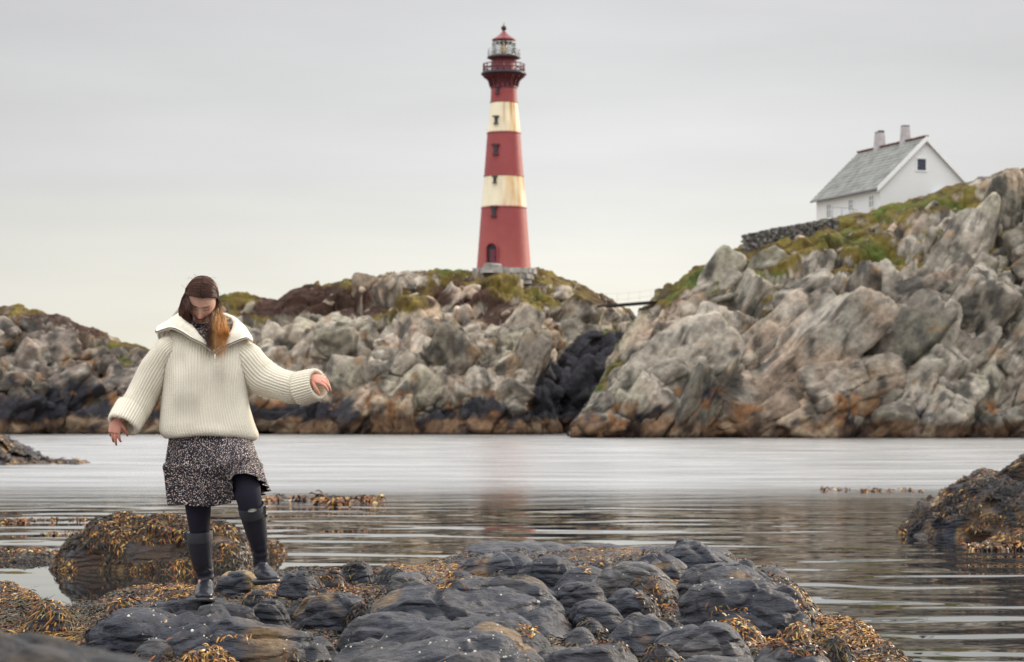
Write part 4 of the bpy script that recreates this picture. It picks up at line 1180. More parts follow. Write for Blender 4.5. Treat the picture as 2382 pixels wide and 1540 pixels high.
G = "rounded dark rocks of the near shore"
R_ = [
    ((300, 569, 1394, 1449), "smooth dark grey rock that the woman stands on with her left-hand boot"),
    ((209, 484, 1433, 1497), "dark rock speckled with white barnacles just in front of the rock she stands on"),
    ((489, 616, 1423, 1462), "small pointed dark rock to the right below the woman's standing boot"),
    ((572, 682, 1405, 1449), "small black rock dotted with barnacles below her raised boot"),
    ((380, 775, 1446, 1528), "broad weedy dark rock at the bottom left with orange seaweed on its top"),
    ((694, 880, 1394, 1432), "low layered grey rock between the raised boot and the big central rocks"),
    ((881, 1335, 1390, 1470), "largest smooth grey rock in the middle of the ledge with long curved edge"),
    ((797, 1124, 1419, 1486), "long grey rock in front of the largest central rock, split by a crack"),
    ((770, 1285, 1474, 1580), "wide blurred grey rock at the bottom centre of the picture"),
    ((1242, 1475, 1491, 1570), "blurred grey rock with brown stains at the bottom, right of the wide one"),
    ((947, 1127, 1349, 1397), "sloping striped grey rock behind the largest central rock"),
    ((1056, 1300, 1364, 1404), "low curved rock lying against the back of the largest central rock"),
    ((1286, 1405, 1355, 1402), "round dark rock with a flat front at the middle of the ledge"),
    ((1390, 1535, 1374, 1413), "flat dark rock in the dip between the round rock and the broad right slab"),
    ((1330, 1452, 1401, 1451), "barnacle dotted rounded rock right of the largest central rock"),
    ((1390, 1556, 1322, 1376), "dark domed rock with a tuft of orange weed on its front"),
    ((1570, 1797, 1323, 1370), "long dark rounded slab on the upper right of the ledge"),
    ((1587, 1872, 1362, 1440), "broad barnacled slab at the right end of the ledge"),
    ((1439, 1616, 1283, 1332), "smooth rounded grey boulder near the back edge of the ledge"),
    ((1537, 1742, 1274, 1315), "dark cracked rock at the back right corner of the ledge"),
    ((1045, 1245, 1307, 1340), "long low grey rock at the back edge left of the other rounded rocks"),
    ((1220, 1360, 1302, 1348), "grey block shaped rock in the middle of the back row"),
    ((1406, 1567, 1437, 1485), "pale topped rock surrounded by brown seaweed in front of the right slab"),
    ((1521, 1758, 1478, 1520), "dark stained rock at the lower right among seaweed"),
    ((1756, 1925, 1495, 1560), "smooth dark rock at the bottom right corner of the ledge"),
    ((1480, 1800, 1512, 1590), "wide low dark rock cut by the bottom edge right of the centre"),
    ((498, 595, 1331, 1374), "yellow and orange lichened rock behind the woman's boots"),
    ((648, 730, 1328, 1378), "block of grey rock with yellow stains right behind the raised boot"),
    ((745, 795, 1324, 1360), "small ochre topped block rock at the back left edge"),
    ((788, 862, 1312, 1352), "square shouldered grey rock at the back left edge of the ledge"),
    ((896, 1012, 1335, 1385), "dark rock capped with drooping brown seaweed left of the striped rock"),
]
SB = {}
for i, (h, lab) in enumerate(R_):
    g = hump_geom(*h)
    g = g[:4] + (g[4] + 0.014,)
    kw = dict(seed=101 + 13 * i, expo=2.3 + 0.5 * (i % 3) / 2)
    if i in (26, 27, 28, 29): kw.update(expo=3.2, amp=1.3)
    if i in (26, 28): kw.update(orange=(0.34, 0.22, 0.09))
    if i == 0: kw.update(amp=0.5)
    o = make_rock(g, lab, G, **kw)
# big blurred rock close to the camera, bottom left
Yb = 4.1
q0 = at(30, 1462, Yb)
make_rock((float(q0[0]) - 0.02, Yb, 0.36, 0.30, float(q0[2])), "nearest blurred dark rock filling the bottom left corner", G, seed=777, amp=0.5, ridges=0.5, zlow=0.2, expo=2.0, dark=0.45)


# weedy outcrops standing in the water
def outcrop(name, label, xs_px, ytop_px, Yw, depth, seed, cat="rock", nx=150, ny=90, tint=None, expo=1.0):
    """rock whose skyline follows the picture polyline; Yw = distance of its front waterline"""
    xs = np.linspace(xs_px[0], xs_px[-1], nx)
    yt = np.interp(xs, xs_px, ytop_px)
    Ym = Yw + depth * 0.5
    top = at(xs, yt, Ym)
    ztop = np.maximum(top[:, 2], -0.05)
    t = np.linspace(0, 1, ny)
    prof = np.sin(np.pi * np.clip(t, 0, 1)) ** 0.55
    X = np.repeat(top[:, 0][None], ny, 0)
    Y = Yw - 0.15 + (depth + 0.3) * t[:, None] + 0 * X
    Z = -0.35 + (ztop[None] + 0.35) * prof[:, None]
    P = np.stack([X, Y, Z], -1)
    F1, F2, ids, vec = worley(P * np.array([2.2, 2.2, 3.5]) / (depth / 1.5), seed)
    h = ztop.max()
    d = (0.20 * h * (np.sqrt(np.clip(F2 - F1, 0, 1)) - 0.5) + 0.10 * h * (ids[..., 0] - 0.5) + 0.14 * h * fbm(P * 5, 4, seed + 1))
    P[..., 2] += d * prof[:, None]
    P[..., 1] += 0.15 * depth * fbm(P * 1.8, 3, seed + 2)
    C = rock_tint(P, seed % 9)
    C = lerpc(C, np.array([0.05, 0.028, 0.014]), sstep(-0.3, 0.2, fbm(P * 2.5, 4, seed + 4)) * 0.85)
    C = lerpc(C, np.array([0.38, 0.25, 0.12]), sstep(0.22, 0.40, fbm(P * 1.7, 3, seed + 6)) * 0.85)
    c = np.array([X.mean(), Yw + depth / 2, 0])
    o = mesh_obj(name, P.reshape(-1, 3) - c, grid_faces(ny, nx), M_ROCK, colors=np.clip(C, 0, 1).reshape(-1, 3))
    o.location = c
    tag(o, label, cat)
    rock_objs.append(o)
    return o
n_ledge = len(rock_objs)
oc1 = outcrop("weedy_rock", "seaweed covered rock standing in the still pool behind the woman", [118, 150, 180, 230, 270, 300, 340, 400, 450, 500, 545, 570, 590],
              [1330, 1280, 1248, 1215, 1206, 1200, 1199, 1201, 1205, 1212, 1225, 1250, 1300], 24.4, 1.3, 11)
oc2 = outcrop("weedy_rock", "big dark seaweed covered rock rising at the right edge of the picture", [2085, 2120, 2150, 2175, 2200, 2240, 2290, 2330, 2382, 2480, 2560],
              [1245, 1215, 1180, 1168, 1150, 1122, 1100, 1085, 1068, 1055, 1070], 30.5, 3.0, 12)
oc3 = outcrop("weedy_rock", "brown striped islet with a low spit at the left edge of the picture", [-200, -60, 0, 20, 40, 70, 90, 105, 140, 190, 205],
              [985, 1000, 1008, 1018, 1034, 1052, 1063, 1068, 1070, 1074, 1080], 74.0, 5.0, 13)
oc4 = outcrop("weedy_rock", "small low weedy rock in the water just right of the raised boot", [612, 622, 640, 652, 662], [1292, 1262, 1258, 1268, 1290], 27.0, 0.5, 14, nx=60, ny=40)
oc5 = outcrop("weedy_rock", "low dark weedy shoal at the left edge beyond the still pool", [-120, -20, 30, 60, 100, 130, 150], [1275, 1283, 1290, 1286, 1290, 1298, 1322], 25.5, 1.6, 15)
oc6 = outcrop("weedy_rock", "orange weedy rock in the water at the right edge below the big dark rock", [2290, 2320, 2350, 2400, 2460], [1262, 1246, 1236, 1226, 1232], 29.0, 0.8, 16, nx=60, ny=40)

# ------------------------------------------------------------------ seaweed and barnacles
def merged_bvh(objs):
    vs, fs, off = [], [], 0
    owner = []
    for k, o in enumerate(objs):
        me = o.data; n = len(me.vertices)
        v = np.zeros(n * 3, np.float32); me.vertices.foreach_get("co", v); v = v.reshape(-1, 3) + np.array(o.location)
        vs.append(v)
        for p in me.polygons:
            if len(p.vertices) <= 4:
                fs.append([i + off for i in p.vertices]); owner.append(k)
        off += n
    return BVHTree.FromPolygons(np.concatenate(vs).tolist(), fs), owner

def drop(bvh, XY, z0=4.0):
    H = np.full((len(XY), 3), np.nan); N = np.zeros((len(XY), 3)); K = np.full(len(XY), -1)
    dn = Vector((0, 0, -1))
    rc = bvh.ray_cast
    for i, (x, y) in enumerate(XY.tolist()):
        loc, nrm, idx, dist = rc(Vector((x, y, z0)), dn)
        if loc is not None:
            H[i] = loc; N[i] = nrm; K[i] = idx
    return H, N, K

def fronds(P, N, length, width, seed, lift=0.5, down=0.6, kinds=None):
    """blade meshes at P with surface normals N. returns verts, faces, colours"""
    r = np.random.default_rng(seed)
    n = len(P)
    N = N / (np.linalg.norm(N, axis=1, keepdims=True) + 1e-9)
    a = r.uniform(0, 2 * math.pi, n)
    t = np.stack([np.cos(a), np.sin(a), np.zeros(n)], -1)
    t = t - N * (t * N).sum(1, keepdims=True)
    grav = np.array([0, 0, -1.0]) - N * (-N[:, 2:3])
    t = t + grav * down * 2.0 * r.uniform(0.3, 1, (n, 1))
    t /= np.linalg.norm(t, axis=1, keepdims=True) + 1e-9
    side = np.cross(t, N); side += N * r.normal(0, 0.6, (n, 1)); side /= np.linalg.norm(side, axis=1, keepdims=True) + 1e-9
    L = length * r.uniform(0.5, 1.4, n); W = width * r.uniform(0.6, 1.3, n)
    lf = lift * r.uniform(0.1, 1.0, n)
    bend = r.normal(0, 0.5, n)
    ks = np.array([0, 0.35, 0.7, 1.0]); ws = np.array([0.45, 1.0, 0.9, 0.25])
    V = np.zeros((n, 4, 2, 3))
    for j, (k, w) in enumerate(zip(ks, ws)):
        c = P + t * (L * k)[:, None] + N * (L * lf * 1.8 * k * (1 - 0.75 * k) + 0.003)[:, None] + side * (L * bend * k * k * 0.6)[:, None]
        c[:, 2] -= L * 0.18 * k * k
        V[:, j, 0] = c - side * (W * w / 2)[:, None]; V[:, j, 1] = c + side * (W * w / 2)[:, None]
    V = V.reshape(-1, 3)
    b = (np.arange(n) * 8)[:, None, None]
    q = np.array([[0, 1, 3, 2], [2, 3, 5, 4], [4, 5, 7, 6]])[None]
    F = (b + q).reshape(-1, 4)
    pal = np.array([[0.24, 0.085, 0.022], [0.13, 0.045, 0.016], [0.44, 0.22, 0.04], [0.060, 0.028, 0.014], [0.030, 0.021, 0.013], [0.10, 0.075, 0.022], [0.60, 0.42, 0.17], [0.014, 0.012, 0.012]])
    if kinds is None:
        kinds = r.choice(len(pal), n, p=[0.20, 0.18, 0.10, 0.18, 0.14, 0.10, 0.04, 0.06])
    C = pal[kinds] * r.uniform(0.7, 1.3, (n, 1))
    C = np.repeat(C, 8, 0)
    return V, F, C

M_WEED = mat_simple("seaweed", (0.2, 0.1, 0.03), 0.4, 0.28, attr=True)
def choose_kinds(P, r, seed):
    """patches of one colour family: rust, gold, olive or near black"""
    g = fbm(P * np.array([1.6, 1.1, 1.0]), 3, seed); h = fbm(P * np.array([5.0, 3.2, 1.0]) + 9, 3, seed + 3)
    n = len(P); u = r.uniform(0, 1, n)
    k = np.where(u < 0.18, 0, np.where(u < 0.42, 1, np.where(u < 0.68, 3, np.where(u < 0.78, 2, np.where(u < 0.92, 4, 7)))))
    gold = (g + 0.5 * h > 0.10)
    k = np.where(gold, np.where(u < 0.30, 2, np.where(u < 0.52, 0, np.where(u < 0.58, 6, np.where(u < 0.8, 5, 1)))), k)
    dark = (g + 0.4 * h < -0.04)
    k = np.where(dark, np.where(u < 0.35, 4, np.where(u < 0.6, 7, np.where(u < 0.8, 5, np.where(u < 0.93, 3, 0)))), k)
    return k

def make_seaweed():
    r = np.random.default_rng(33)
    bvh, owner = merged_bvh([shore] + rock_objs[:n_ledge])
    owner = np.array(owner)
    # candidate points over the visible ledge, evenly in the picture rather than in plan
    n = 300000
    py = r.uniform(1255, 1600, n) ; px_ = r.uniform(-80, 2180, n)
    Y = (CAMZ - 0.6) * FPX / (py - 960)
    X = (px_ - CX) / FPX * Y
    H, N, K = drop(bvh, np.stack([X, Y], -1))
    ok = ~np.isnan(H[:, 0]) & (H[:, 2] > 0.0)
    H, N, K = H[ok], N[ok], K[ok]
    N[N[:, 2] < 0] *= -1
    own = owner[K]
    dx, dy = proj(H)
    m = fbm(np.stack([H[:, 0] * 1.9, H[:, 1] * 1.1, H[:, 2] * 0], -1), 4, 21)
    m2 = fbm(np.stack([H[:, 0] * 5.5, H[:, 1] * 3.2, H[:, 2] * 0], -1), 3, 22)
    on_shore = own == 0
    sF1, sF2, _i = swell(H[:, 0], H[:, 1])
    crease = sstep(0.22, 0.05, sF2 - sF1)
    # the seam where a rock meets the ledge counts as a crease too
    prob = np.where(on_shore, np.clip(0.95 * crease * sstep(-0.45, 0.0, m2 + 0.35) + sstep(-0.02, 0.22, m + 0.6 * m2), 0, 1), 0.85 * sstep(0.34, 0.54, m + 0.55 * m2))
    low = H[:, 2] < 0.60
    prob = prob + np.where(on_shore & low, 0.35, 0)
    # patches seen in the photograph (cx, cy, rx, ry, strength)
    for (cx_, cy_, rx, ry, st) in [(1300, 1272, 230, 12, 1.2), (1560, 1270, 100, 8, 1.0), (1060, 1285, 70, 16, 1.0), (1700, 1420, 150, 34, 1.1), (1620, 1385, 40, 22, 0.9), (1840, 1490, 140, 36, 0.9),
                                   (1980, 1490, 110, 50, 1.2), (1250, 1465, 170, 26, 0.9), (1480, 1500, 120, 20, 0.7), (340, 1380, 150, 20, 1.1), (560, 1395, 130, 18, 1.0), (900, 1375, 110, 18, 0.9),
                                   (120, 1420, 180, 40, 1.2), (560, 1475, 130, 26, 1.0), (450, 1530, 180, 20, 0.8), (700, 1520, 110, 26, 0.9), (1470, 1362, 50, 12, 0.9), (410, 1480, 70, 12, 1.0),
                                   (960, 1345, 55, 14, 1.4), (1130, 1500, 60, 12, 0.5), (1880, 1370, 40, 50, 0.8), (250, 1440, 120, 16, 0.8), (1350, 1520, 160, 18, 0.35), (800, 1345, 120, 20, 0.5)]:
        g = np.exp(-(((dx - cx_) / rx) ** 2 + ((dy - cy_) / ry) ** 2) * 1.2)
        prob = prob + np.where(on_shore, 0.8, 0.55) * st * g * (0.45 + 0.9 * np.clip(m2 + 0.35, 0, 1))
    # bare smooth rock areas
    for (cx_, cy_, rx, ry, st) in [(1200, 1420, 260, 40, 1.3), (1180, 1350, 200, 34, 0.6), (1480, 1340, 260, 30, 0.8), (1000, 1450, 200, 26, 0.9), (1000, 1510, 200, 22, 0.9), (1720, 1345, 100, 16, 0.8),
                                   (435, 1412, 125, 20, 2.2), (345, 1455, 115, 20, 1.6), (550, 1440, 60, 14, 1.2), (625, 1425, 50, 14, 1.0), (1700, 1380, 80, 14, 0.7)]:
        g = np.exp(-(((dx - cx_) / rx) ** 2 + ((dy - cy_) / ry) ** 2))
        prob = prob - st * g * np.where(on_shore, 0.35, 1.0)
    prob = prob * np.where(N[:, 2] < 0.25, 0.6, 1.0)
    keep = r.uniform(0, 1, len(H)) < sstep(0.20, 0.50, prob)
    # the toe of the standing boot stays free
    keep &= ~((abs(dx - 475) < 38) & (abs(dy - 1398) < 12))
    H, N, dx, dy = H[keep], N[keep], dx[keep], dy[keep]
    kinds = choose_kinds(H, r, 40)
    V, F, C = fronds(H, N, 0.029, 0.0075, 1, lift=0.6, down=0.9, kinds=kinds)
    o = mesh_obj("seaweed", V, F, M_WEED, colors=C, smooth=False)
    tag(o, "rust, gold and olive seaweed matted over the near rocks", "seaweed", kind="stuff")
    print("seaweed blades", len(H))
    # long stringy wrack at the lower left and right corner
    sel = []
    for (cx_, cy_, rx, ry, cnt) in [(60, 1400, 150, 34, 4200), (230, 1440, 110, 10, 600), (2050, 1500, 60, 30, 1100), (1900, 1500, 110, 24, 900)]:
        gx = r.normal(cx_, rx * 0.6, cnt); gy = r.normal(cy_, ry * 0.6, cnt)
        Y = (CAMZ - 0.6) * FPX / (np.maximum(gy, 1300) - 960); X = (gx - CX) / FPX * Y
        sel.append(np.stack([X, Y], -1))
    H2, N2, K2 = drop(bvh, np.concatenate(sel))
    ok = ~np.isnan(H2[:, 0]) & (H2[:, 2] > 0.02)
    H2, N2 = H2[ok], N2[ok]
    N2[N2[:, 2] < 0] *= -1
    V, F, C = fronds(H2, N2, 0.085, 0.0065, 5, lift=0.3, down=0.9, kinds=np.where(r.uniform(0, 1, len(H2)) < 0.55, np.where(r.uniform(0, 1, len(H2)) < 0.5, 5, 4), choose_kinds(H2, r, 44)))
    o = mesh_obj("stringy_seaweed", V, F, M_WEED, colors=C, smooth=False)
    tag(o, "long stringy olive and golden wrack lying over the ledge's ends", "seaweed", kind="stuff")
    # barnacles and limpets: little white cones
    n = 60000
    py = r.uniform(1262, 1600, n); px_ = r.uniform(0, 2140, n)
    Y = (CAMZ - 0.62) * FPX / (py - 960); X = (px_ - CX) / FPX * Y
    cl = fbm(np.stack([X * 2.3, Y * 1.6, X * 0], -1), 3, 55)
    g = np.zeros(n)
    for (cx_, cy_, rx, ry, st) in [(330, 1468, 110, 22, 0.8), (620, 1430, 50, 20, 0.8), (1700, 1405, 130, 24, 0.7), (700, 1490, 120, 30, 0.45), (1390, 1425, 60, 20, 0.4), (1280, 1340, 60, 16, 0.3), (1480, 1345, 60, 16, 0.2), (560, 1510, 200, 24, 0.35)]:
        g += st * np.exp(-(((px_ - cx_) / rx) ** 2 + ((py - cy_) / ry) ** 2))
    kp = r.uniform(0, 1, n) < 0.004 + 0.07 * sstep(0.20, 0.45, cl) + 0.26 * g * sstep(-0.1, 0.35, fbm(np.stack([X * 7, Y * 5, X * 0], -1), 2, 56))
    H3, N3, K3 = drop(bvh, np.stack([X, Y], -1)[kp])
    ok = ~np.isnan(H3[:, 0]) & (H3[:, 2] > 0.35)
    H3, N3 = H3[ok], N3[ok]; N3[N3[:, 2] < 0] *= -1
    m = len(H3); s = r.uniform(0.0018, 0.0052, m) * np.where(r.uniform(0, 1, m) < 0.07, 1.9, 1)
    a = np.arange(6) / 6 * 2 * math.pi
    tx = np.cross(N3, np.array([0.3, 1, 0.1])); tx /= np.linalg.norm(tx, axis=1, keepdims=True); ty = np.cross(N3, tx)
    ring = lambda k, h: H3[:, None] + (tx[:, None] * np.cos(a)[None, :, None] + ty[:, None] * np.sin(a)[None, :, None]) * (s * k)[:, None, None] + (N3 * (s * h)[:, None])[:, None]
    V = np.concatenate([ring(1.0, -0.3), ring(0.75, 0.6), ring(0.3, 0.95)], 1)      # m, 18, 3
    b = (np.arange(m) * 18)[:, None, None]
    q = np.array([[i, (i + 1) % 6, 6 + (i + 1) % 6, 6 + i] for i in range(6)] + [[6 + i, 6 + (i + 1) % 6, 12 + (i + 1) % 6, 12 + i] for i in range(6)] + [[12, 13, 14, 15], [15, 16, 17, 12]])[None]
    C = np.repeat(np.where(r.uniform(0, 1, (m, 1)) < 0.85, np.array([[0.62, 0.60, 0.54]]), np.array([[0.55, 0.33, 0.16]])) * r.uniform(0.7, 1.1, (m, 1)), 18, 0)
    o = mesh_obj("barnacles", V.reshape(-1, 3), (b + q).reshape(-1, 4), mat_simple("shell", (0.6, 0.6, 0.55), 0.7, attr=True), colors=C)
    tag(o, "white barnacles and limpets dotted over the near rocks", "barnacles", kind="stuff")
    print("barnacles", m)
    # weeds on the outcrops in the water, parts of their rocks
    for k, (o, cnt, ln) in enumerate([(oc1, 34000, 0.050), (oc2, 36000, 0.050), (oc3, 5000, 0.16), (oc4, 1800, 0.05), (oc5, 6000, 0.06), (oc6, 2500, 0.07)]):
        bv, _ = merged_bvh([o])
        v = np.zeros(len(o.data.vertices) * 3, np.float32); o.data.vertices.foreach_get("co", v); v = v.reshape(-1, 3) + np.array(o.location)
        x0, x1, y0, y1 = v[:, 0].min(), v[:, 0].max(), v[:, 1].min(), v[:, 1].max()
        if k == 1: x1 = min(x1, x0 + 3.0)
        yy = y0 + (y1 - y0) * r.uniform(0, 1, cnt) ** 1.6
        Hh, Nn, Kk = drop(bv, np.stack([r.uniform(x0, x1, cnt), yy], -1))
        ok = ~np.isnan(Hh[:, 0]) & (Hh[:, 2] > -0.01)
        Hh, Nn = Hh[ok], Nn[ok]; Nn[Nn[:, 2] < 0] *= -1
        mm = fbm(Hh * np.array([3, 3, 4.0]) / (ln * 16), 3, 80 + k)
        kp = mm > (-0.22 if k in (0, 1) else -0.25)
        Hh, Nn = Hh[kp], Nn[kp]
        kd = choose_kinds(Hh * 2.6 / (ln * 22), r, 60 + k)
        kd = np.where(r.uniform(0, 1, len(kd)) < (0.55, 0.7, 0.5, 0.4, 0.7, 0.2)[k], np.where(r.uniform(0, 1, len(kd)) < 0.5, 7, 4), kd)
        V, F, C = fronds(Hh, Nn, ln, ln * 0.22, 90 + k, down=1.2, kinds=kd)
        w = mesh_obj("seaweed_cover", V - np.array(o.location), F, M_WEED, colors=C, smooth=False)
        w.parent = o
        w["kind"] = "stuff"
    # tips of submerged weed showing along the surface
    def tips(label, spans, seed, ln):
        rr = np.random.default_rng(seed)
        pts = []
        for (xa, xb, yv, cnt, clump) in spans:
            x = rr.uniform(xa, xb, clump); 
            for xc in x:
                m_ = max(2, int(cnt / clump))
                gx = rr.normal(xc, 3.5, m_); gy = np.full(m_, yv) + rr.normal(0, 1.6, m_)
                Yv = CAMZ * FPX / (gy - 960); pts.append(np.stack([(gx - CX) / FPX * Yv, Yv, np.full(m_, -0.005)], -1))
        P = np.concatenate(pts)
        nn = np.tile(np.array([[0, 0, 1.0]]), (len(P), 1))
        V, F, C = fronds(P, nn, ln, ln * 0.35, seed, lift=1.3, down=0)
        o = mesh_obj("seaweed_tips", V, F, M_WEED, colors=C, smooth=False)
        tag(o, label, "seaweed", kind="stuff")
    tips("orange brown seaweed tips breaking the water surface right of the woman", [(700, 715, 1164, 40, 2), (740, 780, 1172, 260, 6), (745, 765, 1163, 120, 3), (800, 812, 1170, 50, 2), (838, 882, 1167, 130, 5), (612, 690, 1166, 40, 5)], 71, 0.15)
    tips("dark seaweed tips in the water at the left edge", [(0, 60, 1214, 160, 14), (60, 210, 1211, 110, 16), (0, 130, 1287, 400, 26), (100, 190, 1243, 60, 8)], 72, 0.075)
    tips("thin dark seaweed tips in the water before the right outcrop", [(2000, 2140, 1143, 120, 14), (1860, 2010, 1142, 60, 8), (2080, 2140, 1240, 200, 8), (2250, 2382, 1275, 300, 16)], 73, 0.10)
make_seaweed()

# ------------------------------------------------------------------ the woman
YP = 11.86
KP = YP / FPX            # metres per picture unit at her distance
def P(x, y, d=0.0):
    return at(x, y, YP + d)

foot_hit, _, _ = drop(merged_bvh([o for o in rock_objs[:1]])[0], np.array([[float(P(475, 1394)[0]), YP - 0.06]]))
print("rock top under the boot", foot_hit, "wanted", P(475, 1397, -0.06))

person = empty("person", tuple(P(475, 1398, 0.0)))
tag(person, "woman in cream knitted sweater, patterned skirt and rubber boots stepping over rocks, looking down", "person")

def tint_mat(name, **k): return mat_simple(name, (1, 1, 1), attr=True, **k)

# ---- head frame
HP, HY, HR = math.radians(38), math.radians(3), math.radians(5)   # bent down, turned, tilted
R_head = (Matrix.Rotation(HR, 3, 'Y') @ Matrix.Rotation(HY, 3, 'Z') @ Matrix.Rotation(HP, 3, 'X')).to_3x3()
# local head axes: x = picture right, y = away from the face (back), z = crown
R_head = np.array(R_head)
HC = P(469, 701, -0.075)
HS = 0.965
def H2W(p): return (np.asarray(p) * HS) @ R_head.T + HC
def W2H(p): return ((np.asarray(p) - HC) @ R_head) / HS

def make_head():
    nu, nv = 220, 160
    u = np.linspace(0, 2 * math.pi, nu, endpoint=False); v = np.linspace(-math.pi / 2 + 0.02, math.pi / 2 - 0.02, nv)
    U, V = np.meshgrid(u, v)
    dx, dy, dz = np.cos(V) * np.sin(U), -np.cos(V) * np.cos(U), np.sin(V)    # dy=-1 is the face
    x = dx * 0.074; z = dz * 0.112; y = dy * 0.094
    low = np.clip(-dz, 0, 1)
    front = sstep(-0.3, 0.6, -dy)
    x = x * (1 - 0.30 * low ** 1.6)
    y = y * (1 - 0.10 * low) + np.where(dy > 0, -0.055 * low * dy, 0)
    y = y - 0.008 * front * sstep(0.35, 0.9, low)            # chin forward
    # flatten the face plane a little
    y = np.where(dy < 0, y * (1 - 0.06 * front * (1 - np.abs(dz))), y)
    y = y + 0.010
    Pn = np.stack([x, y, z], -1)
    def g(cx, cz, sx, sz): return np.exp(-((x - cx) / sx) ** 2 - ((z - cz) / sz) ** 2) * front
    d = np.zeros_like(x)
    # nose: bridge widening to the tip
    t = np.clip((0.008 - z) / 0.048, 0, 1)
    d += (0.004 + 0.020 * t ** 1.5) * np.exp(-(x / (0.0065 + 0.005 * t)) ** 2) * sstep(0.012, 0.0, z) * sstep(-0.052, -0.043, z) * front
    for s in (-1, 1):
        d += 0.0065 * g(s * 0.0115, -0.040, 0.006, 0.006)      # nostril wings
        d -= 0.0075 * g(s * 0.031, 0.002, 0.016, 0.011)        # eye sockets
        d += 0.0050 * g(s * 0.031, -0.001, 0.0115, 0.0065)     # closed lids
        d += 0.0048 * g(s * 0.028, 0.020, 0.020, 0.006)        # brows
        d += 0.0065 * g(s * 0.040, -0.034, 0.017, 0.013)       # smiling cheeks
        d -= 0.0028 * g(s * 0.030, -0.056, 0.007, 0.010)       # smile folds
    d += 0.0055 * g(0, -0.0625, 0.020, 0.0042) + 0.0065 * g(0, -0.0735, 0.016, 0.0048)   # lips
    d -= 0.0035 * g(0, -0.0675, 0.026, 0.0016)
    d += 0.006 * g(0, -0.098, 0.016, 0.012)
    d -= 0.003 * g(0, -0.084, 0.016, 0.004)
    Pn[..., 1] -= d
    f = [tuple(q) for q in grid_faces(nv, nu, True).tolist()] + [tuple(range(nu)), tuple((nv - 1) * nu + k for k in range(nu - 1, -1, -1))]
    # check orientation: grid winding gives outward normals when u runs x->-y
    return H2W(Pn.reshape(-1, 3)), f

def capsule_chain(pts, rad, seg=14):
    pts = catmull(pts, max(8, len(pts) * 5))
    r = np.interp(np.linspace(0, 1, len(pts)), np.linspace(0, 1, len(rad)), rad)
    # rounded ends
    t0 = pts[1] - pts[0]; t0 /= np.linalg.norm(t0); t1 = pts[-1] - pts[-2]; t1 /= np.linalg.norm(t1)
    a = np.array([0.15, 0.6, 0.9])
    head = [pts[0] - t0 * r[0] * math.sqrt(1 - k * k) for k in a]; tail = [pts[-1] + t1 * r[-1] * math.sqrt(1 - k * k) for k in a[::-1]]
    pp = np.array(list(head) + list(pts) + list(tail)); rr = np.concatenate([a * r[0], r, a[::-1] * r[-1]])
    return tube_arr(pp, rr, rr, seg)

def hand(mb, wrist, direction, thumbside, palmdir, curls, spread=0.0, size=0.172, thumb_out=0.5, thumb_curl=0.3, nails=None):
    """direction: wrist to knuckles; thumbside: unit towards the thumb; palmdir: where the palm faces"""
    D = np.array(direction, float); D /= np.linalg.norm(D)
    T = np.array(thumbside, float); T -= D * D.dot(T); T /= np.linalg.norm(T)
    N = np.array(palmdir, float); N -= D * D.dot(N); N -= T * T.dot(N); N /= np.linalg.norm(N)
    s = size / 0.172
    # palm
    pl = [wrist - D * 0.03 * s, wrist, wrist + D * 0.03 * s, wrist + D * 0.06 * s, wrist + D * 0.082 * s]
    v, f = tube_arr(catmull(pl, 12), np.interp(np.linspace(0, 1, 12), [0, .25, .5, .75, 1], np.array([0.024, 0.024, 0.034, 0.039, 0.036]) * s),
                    np.interp(np.linspace(0, 1, 12), [0, .25, .5, .75, 1], np.array([0.019, 0.017, 0.016, 0.014, 0.011]) * s), 18, up=N)
    mb.add(v, f)
    tips = []
    for k, (off, L, rr) in enumerate([(0.027, 0.070, 0.0082), (0.009, 0.078, 0.0085), (-0.009, 0.072, 0.0080), (-0.026, 0.058, 0.0070)]):
        base = wrist + D * (0.076 - 0.006 * abs(k - 1)) * s + T * off * s
        c = curls[k]; sp = (1.5 - k) * spread
        dirn = D + T * sp; dirn /= np.linalg.norm(dirn)
        pts = [base - dirn * 0.012 * s, base]
        ang = c * 0.55; p = base.copy()
        for seg, fr in enumerate((0.45, 0.31, 0.24)):
            dd = dirn * math.cos(ang) + N * math.sin(ang)
            p = p + dd * L * fr * s; pts.append(p.copy()); ang += c * (0.75, 0.55, 0)[seg]
        v, f = capsule_chain(pts, np.array([rr * 1.08, rr * 1.05, rr, rr * 0.92, rr * 0.72]) * s)
        mb.add(v, f); tips.append((pts[-1], dd, N, dirn))
    b = wrist + D * 0.022 * s + T * 0.022 * s + N * 0.006 * s
    d1 = D * 0.72 + T * thumb_out + N * 0.25; d1 /= np.linalg.norm(d1)
    d2 = d1 * math.cos(thumb_curl) + (N * 0.6 - T * 0.5) * math.sin(thumb_curl); d2 /= np.linalg.norm(d2)
    d3 = d1 * math.cos(1.7 * thumb_curl) + (N * 0.6 - T * 0.5) * math.sin(1.7 * thumb_curl); d3 /= np.linalg.norm(d3)
    p1 = b + d1 * 0.034 * s; p2 = p1 + d2 * 0.030 * s; p3 = p2 + d3 * 0.024 * s
    v, f = capsule_chain([b - d1 * 0.008 * s, b, p1, p2, p3], np.array([0.013, 0.0135, 0.0105, 0.0095, 0.0072]) * s)
    mb.add(v, f); tips.append((p3, d3, N, d1))
    return tips

def V3(*a): return np.array(a, float)

